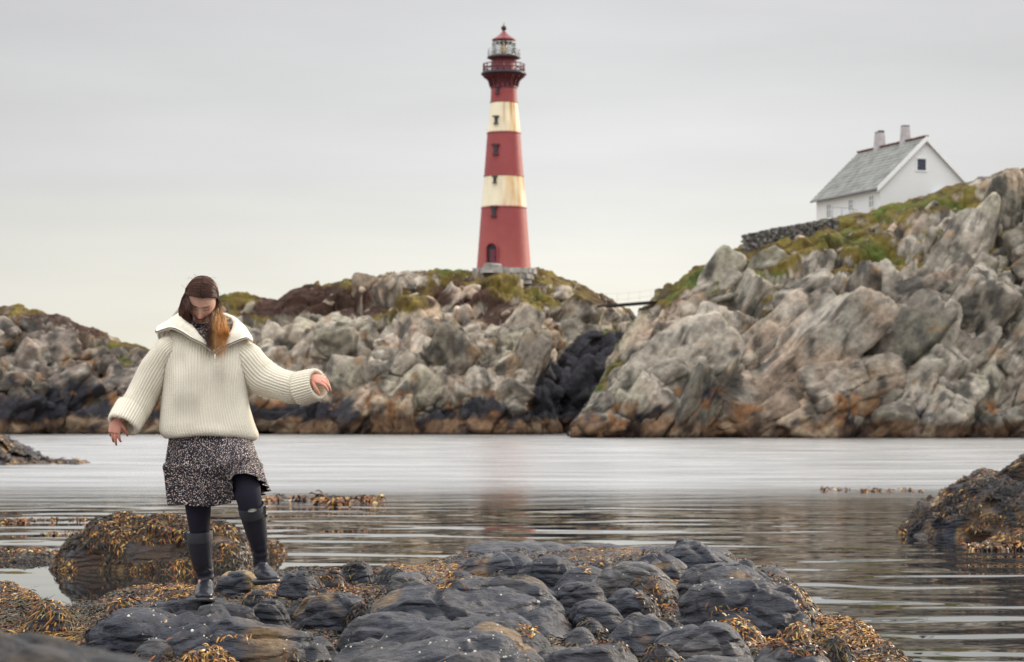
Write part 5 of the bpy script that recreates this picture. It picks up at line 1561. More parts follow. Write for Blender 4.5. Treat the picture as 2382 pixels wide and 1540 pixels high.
def remesh(name, mb, voxel, smooth_it=4, fac=0.5):
    """union of the pieces as one closed skin (evaluated voxel remesh)"""
    me = bpy.data.meshes.new("tmp")
    me.from_pydata([tuple(v) for v in np.concatenate(mb.v)], [], mb.f); me.update()
    o = bpy.data.objects.new("tmp", me); col.objects.link(o)
    m = o.modifiers.new("r", 'REMESH'); m.mode = 'VOXEL'; m.voxel_size = voxel; m.use_smooth_shade = True
    if smooth_it:
        s = o.modifiers.new("s", 'SMOOTH'); s.iterations = smooth_it; s.factor = fac
    dg = bpy.context.evaluated_depsgraph_get()
    ev = o.evaluated_get(dg); em = ev.to_mesh()
    n = len(em.vertices); v = np.zeros(n * 3, np.float32); em.vertices.foreach_get("co", v); v = v.reshape(-1, 3).astype(float)
    nf = len(em.polygons); f = np.zeros(len(em.loops), np.int32); em.loops.foreach_get("vertex_index", f); f = f.reshape(nf, 4)
    nr = np.zeros(n * 3, np.float32); em.vertices.foreach_get("normal", nr)
    ev.to_mesh_clear()
    bpy.data.objects.remove(o); bpy.data.meshes.remove(me)
    return v, f, nr.reshape(-1, 3)

# ---- body: head, neck, trunk, arms with hands, legs in one skin
LEG_R = [P(452, 1010, 0.02), P(456, 1100, -0.02), P(461, 1180, -0.03), P(467, 1260, 0.015), P(478, 1345, 0.03)]
LEG_L = [P(520, 1010, 0.02), P(545, 1060, -0.12), P(571, 1128, -0.25), P(583, 1180, -0.25), P(594, 1240, -0.20), P(606, 1305, -0.13)]
ARM_R = [P(405, 818, 0.0), P(368, 850, 0.02), P(335, 905, 0.02), P(305, 950, -0.02), P(279, 975, -0.05)]
ARM_L = [P(556, 822, 0.0), P(600, 850, 0.02), P(640, 885, 0.0), P(690, 890, -0.06), P(722, 884, -0.10)]
def make_body():
    mb = MB()
    v, f = make_head(); mb.add(v, f)
    v, f = capsule_chain([H2W((0, 0.02, -0.05)), P(478, 752, 0.02), P(484, 790, 0.05)], [0.052, 0.054, 0.060], 24); mb.add(v, f)
    tr = [P(484, 775, .05), P(484, 800, .04), P(482, 860, .02), P(482, 930, .02), P(484, 990, .02), P(486, 1030, .02)]
    rx = np.array([0.08, 0.14, 0.155, 0.125, 0.16, 0.15]); ry = np.array([0.06, 0.09, 0.10, 0.085, 0.11, 0.10])
    tt = catmull(tr, 24); k = np.linspace(0, 1, 24)
    v, f = tube_arr(tt, np.interp(k, np.linspace(0, 1, 6), rx), np.interp(k, np.linspace(0, 1, 6), ry), 28); mb.add(v, f)
    for L in (LEG_R, LEG_L):
        v, f = capsule_chain(L, [0.080, 0.064, 0.056, 0.040, 0.028, 0.026], 20); mb.add(v, f)
    for A in (ARM_R, ARM_L):
        v, f = capsule_chain(A, [0.036, 0.040, 0.038, 0.032, 0.025], 18); mb.add(v, f)
    # right hand (picture left): hangs relaxed, back of the hand to the camera
    w = P(272, 974, -0.055)
    hand(mb, w, V3(-0.17, -0.12, -1.0), V3(1, -0.25, 0.0), V3(0.15, 1, -0.1), [0.65, 0.45, 0.55, 0.8], spread=0.06, size=0.150, thumb_out=0.75, thumb_curl=0.55)
    # left hand (picture right): fingers curled towards the thumb
    w = P(722, 877, -0.12)
    hand(mb, w, V3(1.0, -0.35, -0.25), V3(-0.25, -1.0, -0.75), V3(0.1, -0.25, -1.0), [0.62, 0.72, 0.85, 0.95], spread=0.05, size=0.150, thumb_out=0.7, thumb_curl=0.5)
    # feet inside the boots
    v, f = capsule_chain([P(478, 1345, 0.03), P(478, 1372, 0.0), P(475, 1385, -0.12)], [0.036, 0.036, 0.030], 16); mb.add(v, f)
    v, f = capsule_chain([P(606, 1305, -0.13), P(612, 1330, -0.16), P(630, 1342, -0.26)], [0.036, 0.034, 0.026], 16); mb.add(v, f)
    v, f, n = remesh("body", mb, 0.0024, 3, 0.5)
    # skin colours
    C = np.ones(v.shape) * np.array([0.60, 0.355, 0.265])
    C = C * (1 + 0.10 * fbm(v * 40, 3, 3))[:, None]
    h = W2H(v)
    x, y, z = h[:, 0], h[:, 1], h[:, 2]
    face = (y < 0.0) & (np.abs(z) < 0.14) & (np.abs(x) < 0.09)
    def g(cx, cz, sx, sz): return np.exp(-((x - cx) / sx) ** 2 - ((z - cz) / sz) ** 2) * face
    for s in (-1, 1):
        C = lerpc(C, np.array([0.50, 0.17, 0.13]), 0.75 * g(s * 0.040, -0.032, 0.020, 0.017))
        arc = 0.0055 - 9.0 * (x - s * 0.031) ** 2
        # lash line, curved down, and crease
        zl = -0.006 + 10.0 * (x - s * 0.031) ** 2
        C = lerpc(C, np.array([0.025, 0.014, 0.012]), face * np.exp(-((z - zl) / 0.0024) ** 2) * sstep(0.0165, 0.012, np.abs(x - s * 0.031)))
        C = lerpc(C, np.array([0.22, 0.10, 0.07]), 0.6 * g(s * 0.031, 0.004, 0.016, 0.006))
        zb = 0.0215 - 5.0 * (x - s * 0.030) ** 2
        C = lerpc(C, np.array([0.10, 0.05, 0.03]), 0.85 * face * np.exp(-((z - zb) / 0.0030) ** 2) * sstep(0.021, 0.015, np.abs(x - s * 0.030)))
        C = lerpc(C, np.array([0.16, 0.05, 0.035]), 0.8 * g(s * 0.0065, -0.0475, 0.0035, 0.002))
    C = lerpc(C, np.array([0.52, 0.19, 0.14]), 0.6 * g(0, -0.038, 0.013, 0.009))
    zc = -0.0675 + 9.0 * x ** 2                    # smiling mouth line
    lip = face * sstep(0.031, 0.024, np.abs(x)) * np.exp(-((z - zc) / 0.0075) ** 4)
    C = lerpc(C, np.array([0.36, 0.085, 0.075]), 0.9 * lip)
    C = lerpc(C, np.array([0.05, 0.012, 0.012]), face * sstep(0.035, 0.029, np.abs(x)) * np.exp(-((z - zc) / 0.0021) ** 2))
    # cold reddened hands
    hands = (np.hypot(proj(v)[0] - 268, proj(v)[1] - 1000) < 50) | (np.hypot(proj(v)[0] - 742, proj(v)[1] - 886) < 34)
    C = np.where(hands[:, None], C * np.array([1.02, 0.80, 0.80]), C)
    m = mat_simple("skin", (0.5, 0.3, 0.2), 0.48, 0.4, bump=0.0006, bscale=300, attr=True)
    b = m.node_tree.nodes["Principled BSDF"]
    b.inputs["Subsurface Weight"].default_value = 0.15; b.inputs["Subsurface Radius"].default_value = (0.02, 0.008, 0.004); b.inputs["Subsurface Scale"].default_value = 0.5
    mesh_obj("body", v, f, m, person, colors=np.clip(C, 0.005, 1))
make_body()

# ---- tights
M_TIGHTS = mat_simple("black_tights", (0.022, 0.021, 0.034), 0.85, 0.15, bump=0.0006, bscale=900)
def make_tights():
    mb = MB()
    for L, rr in ((LEG_R, [0.09, 0.074, 0.063, 0.044, 0.03]), (LEG_L, [0.09, 0.074, 0.069, 0.056, 0.040, 0.028])):
        v, f = capsule_chain(L, rr, 28); mb.add(v, f)
    v, f = capsule_chain([P(452, 1010, 0.02), P(486, 1005, 0.02), P(520, 1010, 0.02)], [0.10, 0.12, 0.10], 24); mb.add(v, f)
    v, f, n = remesh("t", mb, 0.004, 6, 0.5)
    mesh_obj("tights", v, f, M_TIGHTS, person)
make_tights()

# ---- rubber boots
M_BOOT = mat_simple("dark_rubber", (0.020, 0.021, 0.031), 0.34, 0.4, noise=0.25, nscale=9, bump=0.0012, bscale=60)
M_SOLE = mat_simple("rubber_sole", (0.016, 0.017, 0.024), 0.38, 0.5)
def make_boot(shaft, sr, foot, fw, fh, sole, label, badge, buckle_side):
    mb = MB()
    n = 44
    pts = catmull(shaft, n); k = np.linspace(0, 1, n)
    rr = np.interp(k, np.linspace(0, 1, len(sr)), sr)
    rr = rr + 0.0022 * np.sin(k * 58) * sstep(0.55, 0.75, k) * sstep(1.0, 0.9, k)       # folds at the ankle
    v, f = tube_arr(pts, rr, rr * 1.06, 40); mb.add(v, f)
    fp = catmull(foot, 26); k2 = np.linspace(0, 1, 26)
    w = np.interp(k2, np.linspace(0, 1, len(fw)), fw); h = np.interp(k2, np.linspace(0, 1, len(fh)), fh)
    v, f = tube_arr(fp, w, h, 32, up=(0, 0, 1), expo=2.4); mb.add(v, f)
    v, f, nn = remesh("b", mb, 0.0042, 7, 0.5)
    v = v + nn * (0.0016 * vnoise(v * np.array([40, 40, 60.0]), 4) * sstep(shaft[-1][2] + 0.16, shaft[-1][2] + 0.02, v[:, 2]))[:, None]
    b = mesh_obj("boot", v, f, M_BOOT, person)
    if label: b["label"] = label
    # sole: welt that follows the foot with a heel block
    mb = MB()
    sp = catmull(sole, 24)
    v, f = tube_arr(sp, np.interp(k2[:24] / k2[23], np.linspace(0, 1, len(fw)), fw) + 0.0045, np.full(24, 0.011), 28, up=(0, 0, 1), expo=4.0); mb.add(v, f)
    hb = [sp[1], sp[6]]
    v, f = tube_arr(np.array(hb) - np.array([0, 0, 0.010]), 0.034, 0.010, 20, up=(0, 0, 1), expo=4.0); mb.add(v, f)
    mesh_obj("sole", *(lambda q: (np.concatenate(q.v), q.f))(mb), M_SOLE, b)
    # top binding
    t = (pts[1] - pts[0]) / np.linalg.norm(pts[1] - pts[0])
    mb = MB()
    v, f = tube_arr(np.array([pts[0] - t * 0.003, pts[0] + t * 0.004, pts[0] + t * 0.042, pts[0] + t * 0.050]), np.array([rr[0], rr[0] + .001, rr[1] + .0018, rr[1] + .0008]), np.array([rr[0], rr[0] + .001, rr[1] + .0018, rr[1] + .0008]) * 1.06, 48, cap=False)
    mb.add(v, f)
    mesh_obj("top_band", np.concatenate(mb.v), mb.f, mat_simple("matt_rubber", (0.036, 0.038, 0.048), 0.5, 0.4), b)
    # buckle strap at the side
    mb = MB()
    s = buckle_side
    c = pts[3]; q = c + np.array([s * rr[3] * 1.02, -0.012, 0])
    mb.box(q - t * -0.004, (0.012, 0.022, 0.040)); mb.box(q + t * 0.035, (0.010, 0.020, 0.012))
    st = mb.build("strap", M_SOLE, b)
    mb = MB()
    for dz in (0.012, -0.022):
        mb = MB()
        mb.tube([q + V3(s * .007, -.008, dz), q + V3(s * .010, 0, dz + .004), q + V3(s * .007, .008, dz)], 0.0018, 6)
        mb.build("buckle", mat_simple("steel", (0.75, 0.75, 0.75), 0.25, metal=1.0), st, smooth=True)
    # seam arc over the instep
    i = int(n * 0.66)
    mb = MB()
    an = np.linspace(-1.1, 1.1, 16)
    arc = np.array([pts[i] + V3(math.sin(a) * rr[i] * 0.85, -math.sqrt(max(0, 1 - (math.sin(a) * 0.85) ** 2)) * rr[i] * 1.07, 0.022 * math.cos(a * 1.4)) for a in an])
    mb.tube(arc, 0.0022, 6); mb.build("instep_seam", M_BOOT, b, smooth=True)
    if badge:
        # small cream oval emblem with a dark ring and squiggle
        c = pts[2] * 0.35 + pts[1] * 0.65
        cc = c + V3(0.012, -rr[1] * 1.06 - 0.0035, -0.012)
        def ell(a_, b_, dpt_, nseg=28):
            an = np.linspace(0, 2 * math.pi, nseg, endpoint=False)
            return [cc + V3(math.cos(t_) * a_, -dpt_ + 2.2 * (math.cos(t_) * a_ + 0.012) ** 2 , math.sin(t_) * b_ + math.cos(t_) * a_ * 0.12) for t_ in an]
        v = [cc + V3(0, -0.0036, 0)] + ell(0.0205, 0.0098, 0.0030); nn_ = 28
        em = mesh_obj("emblem", v, [(0, 1 + (k_ + 1) % nn_, 1 + k_) for k_ in range(nn_)], mat_simple("cream_enamel", (0.50, 0.48, 0.38), 0.4), b)
        mb = MB()
        for sc_ in (1.0, 0.78):
            e_ = ell(0.0205 * sc_, 0.0098 * sc_, 0.0042); mb.tube(e_ + [e_[0]], 0.0009, 5)
        mb.tube([cc + V3(-0.010, -0.005, -0.001), cc + V3(-0.005, -0.005, 0.002), cc + V3(0, -0.005, -0.001), cc + V3(0.005, -0.005, 0.0025), cc + V3(0.010, -0.005, 0.0)], 0.0010, 5)
        mb.build("emblem_mark", M_SOLE, em, smooth=True)
    return b
make_boot([P(463, 1236, 0.0), P(465, 1270, 0.012), P(470, 1305, 0.024), P(478, 1338, 0.034), P(480, 1362, 0.045)], [0.0640, 0.0610, 0.0520, 0.0420, 0.0400],
          [P(481, 1374, 0.075), P(480, 1370, 0.03), P(477, 1371, -0.03), P(475, 1380, -0.10), P(474.5, 1386, -0.155), P(474, 1389, -0.178)],
          [0.034, 0.040, 0.040, 0.047, 0.041, 0.022], [0.036, 0.046, 0.044, 0.028, 0.020, 0.012],
          [P(481, 1391, 0.10), P(480, 1392, 0.04), P(477, 1393, -0.03), P(475, 1394.5, -0.10), P(474.5, 1395, -0.16), P(474, 1395.5, -0.19)], None, False, -1)
make_boot([P(584, 1177, -0.262), P(590, 1205, -0.235), P(597, 1240, -0.205), P(605, 1280, -0.165), P(607, 1312, -0.135)], [0.0630, 0.0600, 0.0510, 0.0385, 0.0390],
          [P(606, 1330, -0.095), P(609, 1327, -0.135), P(614, 1331, -0.185), P(624, 1339, -0.250), P(634, 1344, -0.295), P(640, 1346, -0.315)],
          [0.033, 0.038, 0.039, 0.043, 0.037, 0.020], [0.034, 0.042, 0.040, 0.026, 0.019, 0.011],
          [P(603, 1350, -0.075), P(605, 1351, -0.12), P(611, 1352.5, -0.185), P(622, 1353, -0.250), P(634, 1352.5, -0.300), P(641, 1352, -0.325)], "raised rubber boot with a small cream oval emblem at its top", True, 1)

# ---- printed fabric
def mat_print():
    m, nt, b = mat_new("floral_print")
    b.inputs["Roughness"].default_value = 0.75; b.inputs["Specular IOR Level"].default_value = 0.2
    at_ = nt.nodes.new("ShaderNodeAttribute"); at_.attribute_name = "wrap"
    nz = nt.nodes.new("ShaderNodeTexNoise"); nz.inputs["Scale"].default_value = 60; nz.inputs["Detail"].default_value = 2
    nt.links.new(at_.outputs["Vector"], nz.inputs["Vector"])
    ad = nt.nodes.new("ShaderNodeMix"); ad.data_type = 'VECTOR'; ad.inputs["Factor"].default_value = 0.012
    nt.links.new(at_.outputs["Vector"], ad.inputs["A"]); nt.links.new(nz.outputs["Color"], ad.inputs["B"])
    mask = None
    for sc, th, rot in ((150, 0.31, 0.5), (205, 0.25, 2.2)):
        mp = nt.nodes.new("ShaderNodeMapping"); mp.inputs["Scale"].default_value = (1.0, 0.55, 1); mp.inputs["Rotation"].default_value = (0, 0, rot)
        nt.links.new(ad.outputs["Result"], mp.inputs[0])
        vo = nt.nodes.new("ShaderNodeTexVoronoi"); vo.inputs["Scale"].default_value = sc; vo.inputs["Randomness"].default_value = 0.9
        nt.links.new(mp.outputs[0], vo.inputs["Vector"])
        lt = nt.nodes.new("ShaderNodeMapRange"); lt.inputs["From Min"].default_value = th + 0.05; lt.inputs["From Max"].default_value = th - 0.05
        nt.links.new(vo.outputs["Distance"], lt.inputs["Value"])
        if mask is None: mask = lt.outputs[0]; vcol = vo.outputs["Color"]
        else:
            mxm = nt.nodes.new("ShaderNodeMath"); mxm.operation = 'MAXIMUM'
            nt.links.new(mask, mxm.inputs[0]); nt.links.new(lt.outputs[0], mxm.inputs[1]); mask = mxm.outputs[0]
    sp = nt.nodes.new("ShaderNodeSeparateColor"); nt.links.new(vcol, sp.inputs[0])
    rp = nt.nodes.new("ShaderNodeValToRGB"); nt.links.new(sp.outputs[0], rp.inputs[0])
    rp.color_ramp.elements[0].color = (0.60, 0.42, 0.36, 1); rp.color_ramp.elements[1].color = (0.64, 0.56, 0.48, 1)
    e = rp.color_ramp.elements.new(0.5); e.color = (0.42, 0.36, 0.36, 1)
    mx = nt.nodes.new("ShaderNodeMix"); mx.data_type = 'RGBA'
    mx.inputs["A"].default_value = (0.020, 0.018, 0.026, 1)
    nt.links.new(mask, mx.inputs["Factor"]); nt.links.new(rp.outputs[0], mx.inputs["B"]); nt.links.new(mx.outputs["Result"], b.inputs["Base Color"])
    return m
M_PRINT = mat_print()

def ring_pts(ctrl, n):
    return catmull(np.array([P(*c) for c in ctrl]), n, closed=True)
def make_skirt():
    n = 260
    # control loops: left side, front from left to right, right side, back
    waist = [(396, 1002, 0.02), (415, 1000, -.08), (450, 998, -.12), (484, 1000, -.12), (515, 1003, -.115), (550, 1006, -.095), (574, 1006, -.04), (580, 1004, .03), (560, 1004, .10), (500, 1004, .14), (440, 1004, .13), (405, 1003, .08)]
    mid = [(388, 1076, 0.02), (408, 1080, -.10), (448, 1082, -.14), (484, 1084, -.17), (516, 1080, -.27), (552, 1066, -.32), (590, 1062, -.25), (603, 1075, -.06), (588, 1086, .10), (510, 1088, .17), (440, 1084, .15), (400, 1080, .09)]
    hem = [(400, 1176, 0.02), (424, 1174, -.12), (462, 1178, -.15), (500, 1177, -.16), (543, 1162, -.26), (536, 1114, -.35), (572, 1101, -.36), (607, 1118, -.30), (621, 1140, -.12), (590, 1158, .10), (500, 1168, .18), (425, 1172, .13)]
    A, B, C_ = ring_pts(waist, n), ring_pts(mid, n), ring_pts(hem, n)
    rows = 70; V = []; wrap = []
    ph = np.arange(n) / n * 2 * math.pi
    cen0 = A.mean(0)
    for i in range(rows):
        t = i / (rows - 1)
        if t < 0.45:
            s = t / 0.45; R = A * (1 - s) + B * s
            R = R + (B - A) * 0.0
        else:
            s = (t - 0.45) / 0.55; R = B * (1 - s) + C_ * s
        c = R.mean(0); out = R - c; out[:, 2] = 0; out /= np.linalg.norm(out, axis=1, keepdims=True)
        pl = 0.006 * np.sin(ph * 17 + 0.8 * math.sin(3 * t)) * sstep(0.05, 0.45, t) + 0.004 * np.sin(ph * 9 + 1.3)
        if t >= 0.45: pl = pl + 0.013 * sstep(0.45, 0.52, t) * np.sin(ph * 21 + 2.2 * np.sin(ph * 3)) * (0.7 + 0.5 * s) + 0.006 * sstep(0.44, 0.47, t) * sstep(0.62, 0.47, t) + 0.004
        # keep pleats small over the lifted thigh
        pl = pl * (1 - 0.6 * np.exp(-((ph - 2 * math.pi * 6 / 12) / 0.5) ** 2))
        V.append(R + out * pl[:, None])
        wrap.append(np.stack([ph / (2 * math.pi) * 1.05, np.full(n, t * 0.40)], -1))
    # rolled hem
    V.append(V[-1] + (V[-1].mean(0) - V[-1]) * np.array([0.02, 0.02, 0])); wrap.append(wrap[-1])
    V.append(V[-3] + (V[-3].mean(0) - V[-3]) * np.array([0.03, 0.03, 0])); wrap.append(wrap[-1])
    V = np.concatenate(V); wrap = np.concatenate(wrap)
    o = mesh_obj("skirt", V, grid_faces(rows + 2, n, True), M_PRINT, person, uvs=wrap)
make_skirt()

# ---- sweater
LV = [  # y, left x, right x, half depth, centre depth
    (752, 440, 528, 0.060, 0.05), (760, 420, 545, 0.075, 0.04), (769, 402, 560, 0.088, 0.03), (780, 389, 572, 0.100, 0.02), (795, 380, 580, 0.112, 0.01), (815, 376, 582, 0.120, 0.0), (840, 377, 580, 0.127, -0.005),
    (870, 380, 576, 0.133, -0.01), (905, 381, 572, 0.136, -0.01), (940, 379, 575, 0.138, -0.01), (970, 376.5, 584, 0.142, -0.01), (992, 374.5, 592, 0.148, -0.01), (1004, 376, 597, 0.152, -0.01), (1012, 381, 596, 0.150, -0.01), (1016, 387, 589, 0.140, -0.01), (1010, 394, 582, 0.128, -0.01), (998, 398, 578, 0.120, -0.01)]
M_KNIT = None
def mat_knit():
    m, nt, b = mat_new("cream_wool")
    b.inputs["Roughness"].default_value = 0.95; b.inputs["Specular IOR Level"].default_value = 0.1
    b.inputs["Sheen Weight"].default_value = 0.35; b.inputs["Sheen Roughness"].default_value = 0.4
    a = nt.nodes.new("ShaderNodeAttribute"); a.attribute_name = "tint"
    at_ = nt.nodes.new("ShaderNodeAttribute"); at_.attribute_name = "wrap"
    wv = nt.nodes.new("ShaderNodeTexWave"); wv.bands_direction = 'Y'; wv.inputs["Scale"].default_value = 55; wv.inputs["Distortion"].default_value = 1.5; wv.inputs["Detail"].default_value = 2; wv.inputs["Detail Scale"].default_value = 8
    nt.links.new(at_.outputs["Vector"], wv.inputs["Vector"])
    n = nt.nodes.new("ShaderNodeTexNoise"); n.inputs["Scale"].default_value = 160; n.inputs["Detail"].default_value = 4
    nt.links.new(at_.outputs["Vector"], n.inputs["Vector"])
    ad = nt.nodes.new("ShaderNodeMath"); ad.operation = 'ADD'; ad.operation = 'MULTIPLY_ADD'; ad.inputs[1].default_value = 0.12; nt.links.new(wv.outputs["Fac"], ad.inputs[0]); nt.links.new(n.outputs["Fac"], ad.inputs[2])
    bp = nt.nodes.new("ShaderNodeBump"); bp.inputs["Distance"].default_value = 0.003; nt.links.new(ad.outputs[0], bp.inputs["Height"])
    nt.links.new(bp.outputs[0], b.inputs["Normal"]); nt.links.new(a.outputs["Color"], b.inputs["Base Color"])
    return m
M_KNIT = mat_knit()
WOOL = np.array([0.90, 0.84, 0.71])
def rib_surface(V, nr, nc, ribs, amp, ph0=0.0, closed=True, fade=None):
    """push the ribs of the knit out along the normal; returns verts and colours"""
    G3 = V.reshape(nr, nc, 3)
    if closed: a = np.roll(G3, -1, 1) - np.roll(G3, 1, 1)
    else: a = np.gradient(G3, axis=1)
    b = np.gradient(G3, axis=0)
    N = np.cross(a, b); N /= np.linalg.norm(N, axis=-1, keepdims=True) + 1e-9
    c = G3.mean((0, 1))
    u = np.arange(nc) / nc * ribs * 2 * math.pi + ph0
    w = np.clip(np.abs(np.sin(u / 2)) ** 0.7, 0, 1)[None] * np.ones((nr, 1))
    st = 1 - 0.07 * np.abs(np.sin(np.arange(nr)[:, None] * 1.35 + (np.floor(u / (2 * math.pi)) % 2)[None] * 0.9))
    h = amp * (w * st - 0.5)
    if fade is not None: h = h * fade
    s = 1
    G3 = G3 + N * (h * s)[..., None]
    C = np.ones(G3.shape) * WOOL * (0.74 + 0.26 * w ** 0.8)[..., None]
    # wool colour is darker between the ribs
    return G3.reshape(-1, 3), C.reshape(-1, 3), N.reshape(-1, 3)

fuzz_src = []
def make_sweater():
    lv = np.array(LV, float)
    rows = 210; nc = 84 * 8
    L = catmull(lv, rows)
    # even spacing of the ribs round the girth
    td = np.linspace(0, 2 * math.pi, 20001); ed = 2.35
    qd = np.stack([0.21 * np.sign(np.cos(td)) * np.abs(np.cos(td)) ** (2 / ed), 0.13 * np.sign(np.sin(td)) * np.abs(np.sin(td)) ** (2 / ed)], -1)
    ld = np.concatenate([[0], np.cumsum(np.linalg.norm(np.diff(qd, axis=0), axis=1))])
    ph = np.interp(np.arange(nc) / nc * ld[-1], ld, td)
    V = []; wrap = []
    for i in range(rows):
        y, xl, xr, hd, cd = L[i]
        cx = (xl + xr) / 2; rx = (xr - xl) / 2
        e = 2.35
        c, s = np.cos(ph), np.sin(ph)
        cc = np.sign(c) * np.abs(c) ** (2 / e); ss = np.sign(s) * np.abs(s) ** (2 / e)
        X = cx + rx * cc; D = cd + hd * ss
        t = i / rows
        yo = y + 0 * ph
        # the hem hangs lower at the sides and lifts in the middle; folds at the belly
        hemf = sstep(930, 1010, y)
        yo = yo + hemf * (-5 * np.exp(-((X - 478) / 55) ** 2) + 5 * sstep(540, 590, X)) * (ss < 0.5)
        pts = P(X, yo, D)
        fold = 0.006 * np.sin((X - 480) / 26.0 + 0.8) * sstep(840, 930, y) * sstep(1010, 985, y) + 0.012 * vnoise(np.stack([X / 30, yo / 75 + 0 * X, 0 * X + 2.0], -1), 8) * sstep(790, 850, y)
        pts[:, 1] += fold * np.where(ss < 0, 1, -1)
        V.append(pts); wrap.append(np.stack([ph / 6.283 * 1.1, np.full(nc, (y - 750) * KP)], -1))
    V = np.concatenate(V); wrap = np.concatenate(wrap)
    V, C, N = rib_surface(V, rows, nc, 84, 0.0075)
    F = grid_faces(rows, nc, True)
    # open the neck: a V between the collar's edges at the front
    dx, dy = proj(V)
    vee = [(428, 735), (443, 756), (455, 772), (469, 789), (486, 806), (499, 821), (508, 812), (518, 802), (532, 787), (545, 768), (543, 735)]
    vx = np.array([q[0] for q in vee], float); vy = np.array([q[1] for q in vee], float)
    inside = signed_dist(dx, dy, np.array(vee, float)) > -1.0
    front = V[:, 1] < YP + 0.03
    kill = inside & front
    F = F[~kill[F].all(1)]
    o = mesh_obj("sweater", V, F, M_KNIT, person, colors=C, uvs=wrap)
    sm = o.modifiers.new("thickness", 'SOLIDIFY'); sm.thickness = 0.006; sm.offset = -1
    fuzz_src.append((V, N, dx, dy, ~kill))
    # sleeves
    def sleeve(path, ru, rv, ribs, name):
        rows = 110; nc = ribs * 8
        pp = catmull(path, rows); k = np.linspace(0, 1, rows)
        a = np.interp(k, np.linspace(0, 1, len(ru)), ru); b = np.interp(k, np.linspace(0, 1, len(rv)), rv)
        a = a * (1 + 0.035 * np.sin(k * 16 + 1.0) * sstep(0.1, 0.3, k)); 
        v, f = tube_arr(pp, a, b, nc, cap=False)
        v = v + 0.010 * np.stack([0 * v[:, 0], fbm(v * 9, 2, 3), 0.6 * fbm(v * 9, 2, 4)], -1)
        V, C, N = rib_surface(v, rows, nc, ribs, 0.0065)
        cen = np.repeat(pp, nc, 0)
        if ((V - cen) * N).sum() < 0: N = -N
        W = np.stack([np.tile(np.arange(nc) / nc * 0.5, rows), np.repeat(k * 0.55, nc)], -1)
        s = mesh_obj(name, V, grid_faces(rows, nc, True), M_KNIT, o, colors=C, uvs=W)
        sd = s.modifiers.new("thickness", 'SOLIDIFY'); sd.thickness = 0.005; sd.offset = 0
        dx, dy = proj(V); fuzz_src.append((V, N, dx, dy, np.ones(len(V), bool)))
    sleeve([P(412, 800, 0.0), P(392, 815, 0.0), P(366, 856, 0.01), P(338, 906, 0.01), P(315, 948, -0.01), P(304, 966, -0.02)], [0.050, 0.068, 0.074, 0.074, 0.071, 0.066], [0.085, 0.095, 0.088, 0.08, 0.075, 0.070], 34, "sleeve")
    sleeve([P(545, 808, 0.0), P(572, 838, 0.0), P(604, 873, 0.0), P(640, 891, -0.02), P(678, 902, -0.05), P(700, 904, -0.07)], [0.060, 0.088, 0.083, 0.078, 0.072, 0.068], [0.085, 0.095, 0.088, 0.08, 0.075, 0.070], 34, "sleeve")
    # turned-back cuffs: a band outside, rolled over into the opening
    def cuff(c0, c1, r0, r1, name):
        c0 = np.array(c0); c1 = np.array(c1); ax = c1 - c0
        prof = [(0.02, r0 * 0.90), (0.0, r0 * 0.99), (0.10, r0 * 1.05), (0.45, (r0 + r1) / 2 * 1.05), (0.85, r1 * 1.03), (0.97, r1 * 0.97), (1.0, r1 * 0.88), (0.95, r1 * 0.80), (0.75, r1 * 0.74), (0.2, r1 * 0.70)]
        pr = catmull(np.array(prof), 46)
        ribs = 38; nc = ribs * 8
        t = ax / np.linalg.norm(ax)
        up = np.array([0, 1.0, 0]); u = np.cross(t, up); u /= np.linalg.norm(u); w = np.cross(u, t)
        an = np.arange(nc) / nc * 2 * math.pi
        V = np.concatenate([c0 + ax * k + r * (np.cos(an)[:, None] * u + 1.02 * np.sin(an)[:, None] * w) for k, r in pr])
        V, C, N = rib_surface(V, 46, nc, ribs, 0.0060)
        cen = np.repeat(np.array([c0 + ax * k for k, r in pr]), nc, 0)
        if ((V - cen) * N)[: 20 * nc].sum() < 0: N = -N
        W = np.stack([np.tile(np.arange(nc) / nc * 0.5, 46), np.repeat(np.linspace(0, 0.2, 46), nc)], -1)
        mesh_obj(name, V, grid_faces(46, nc, True), M_KNIT, o, colors=C, uvs=W)
        dx, dy = proj(V); fuzz_src.append((V[:30 * nc], N[:30 * nc], dx[:30 * nc], dy[:30 * nc], np.ones(30 * nc, bool)))
    cuff(P(310, 947, -0.01), P(286, 990, -0.065), 0.079, 0.080, "cuff")
    cuff(P(697, 905, -0.065), P(741, 893, -0.125), 0.079, 0.076, "cuff")
    # big fold-down collar
    outer = [(498, 821, -.150), (484, 809, -.158), (471, 799, -.160), (446, 787, -.158), (419, 770, -.14), (395, 763, -.10), (364, 772, -.03), (371, 757, .04), (405, 744, .10), (470, 741, .135), (532, 741, .11), (557, 750, .06), (575, 768, .01), (587, 793, -.05), (573, 786, -.11), (545, 796, -.14), (520, 808, -.152), (499, 821, -.150)]
    inner = [(498, 818, -.135), (486, 806, -.132), (469, 788, -.125), (455, 771, -.10), (443, 754, -.07), (436, 743, -.02), (438, 736, .03), (446, 733, .055), (462, 731, .07), (486, 731, .075), (508, 732, .07), (524, 735, .05), (536, 742, .01), (543, 754, -.03), (541, 768, -.08), (530, 785, -.115), (515, 802, -.135), (500, 817, -.137)]
    nc = 150
    O = catmull(np.array([P(*q) for q in outer]), nc); I = catmull(np.array([P(*q) for q in inner]), nc)
    rows = 26; V = []
    wd = np.linalg.norm(O - I, axis=1)
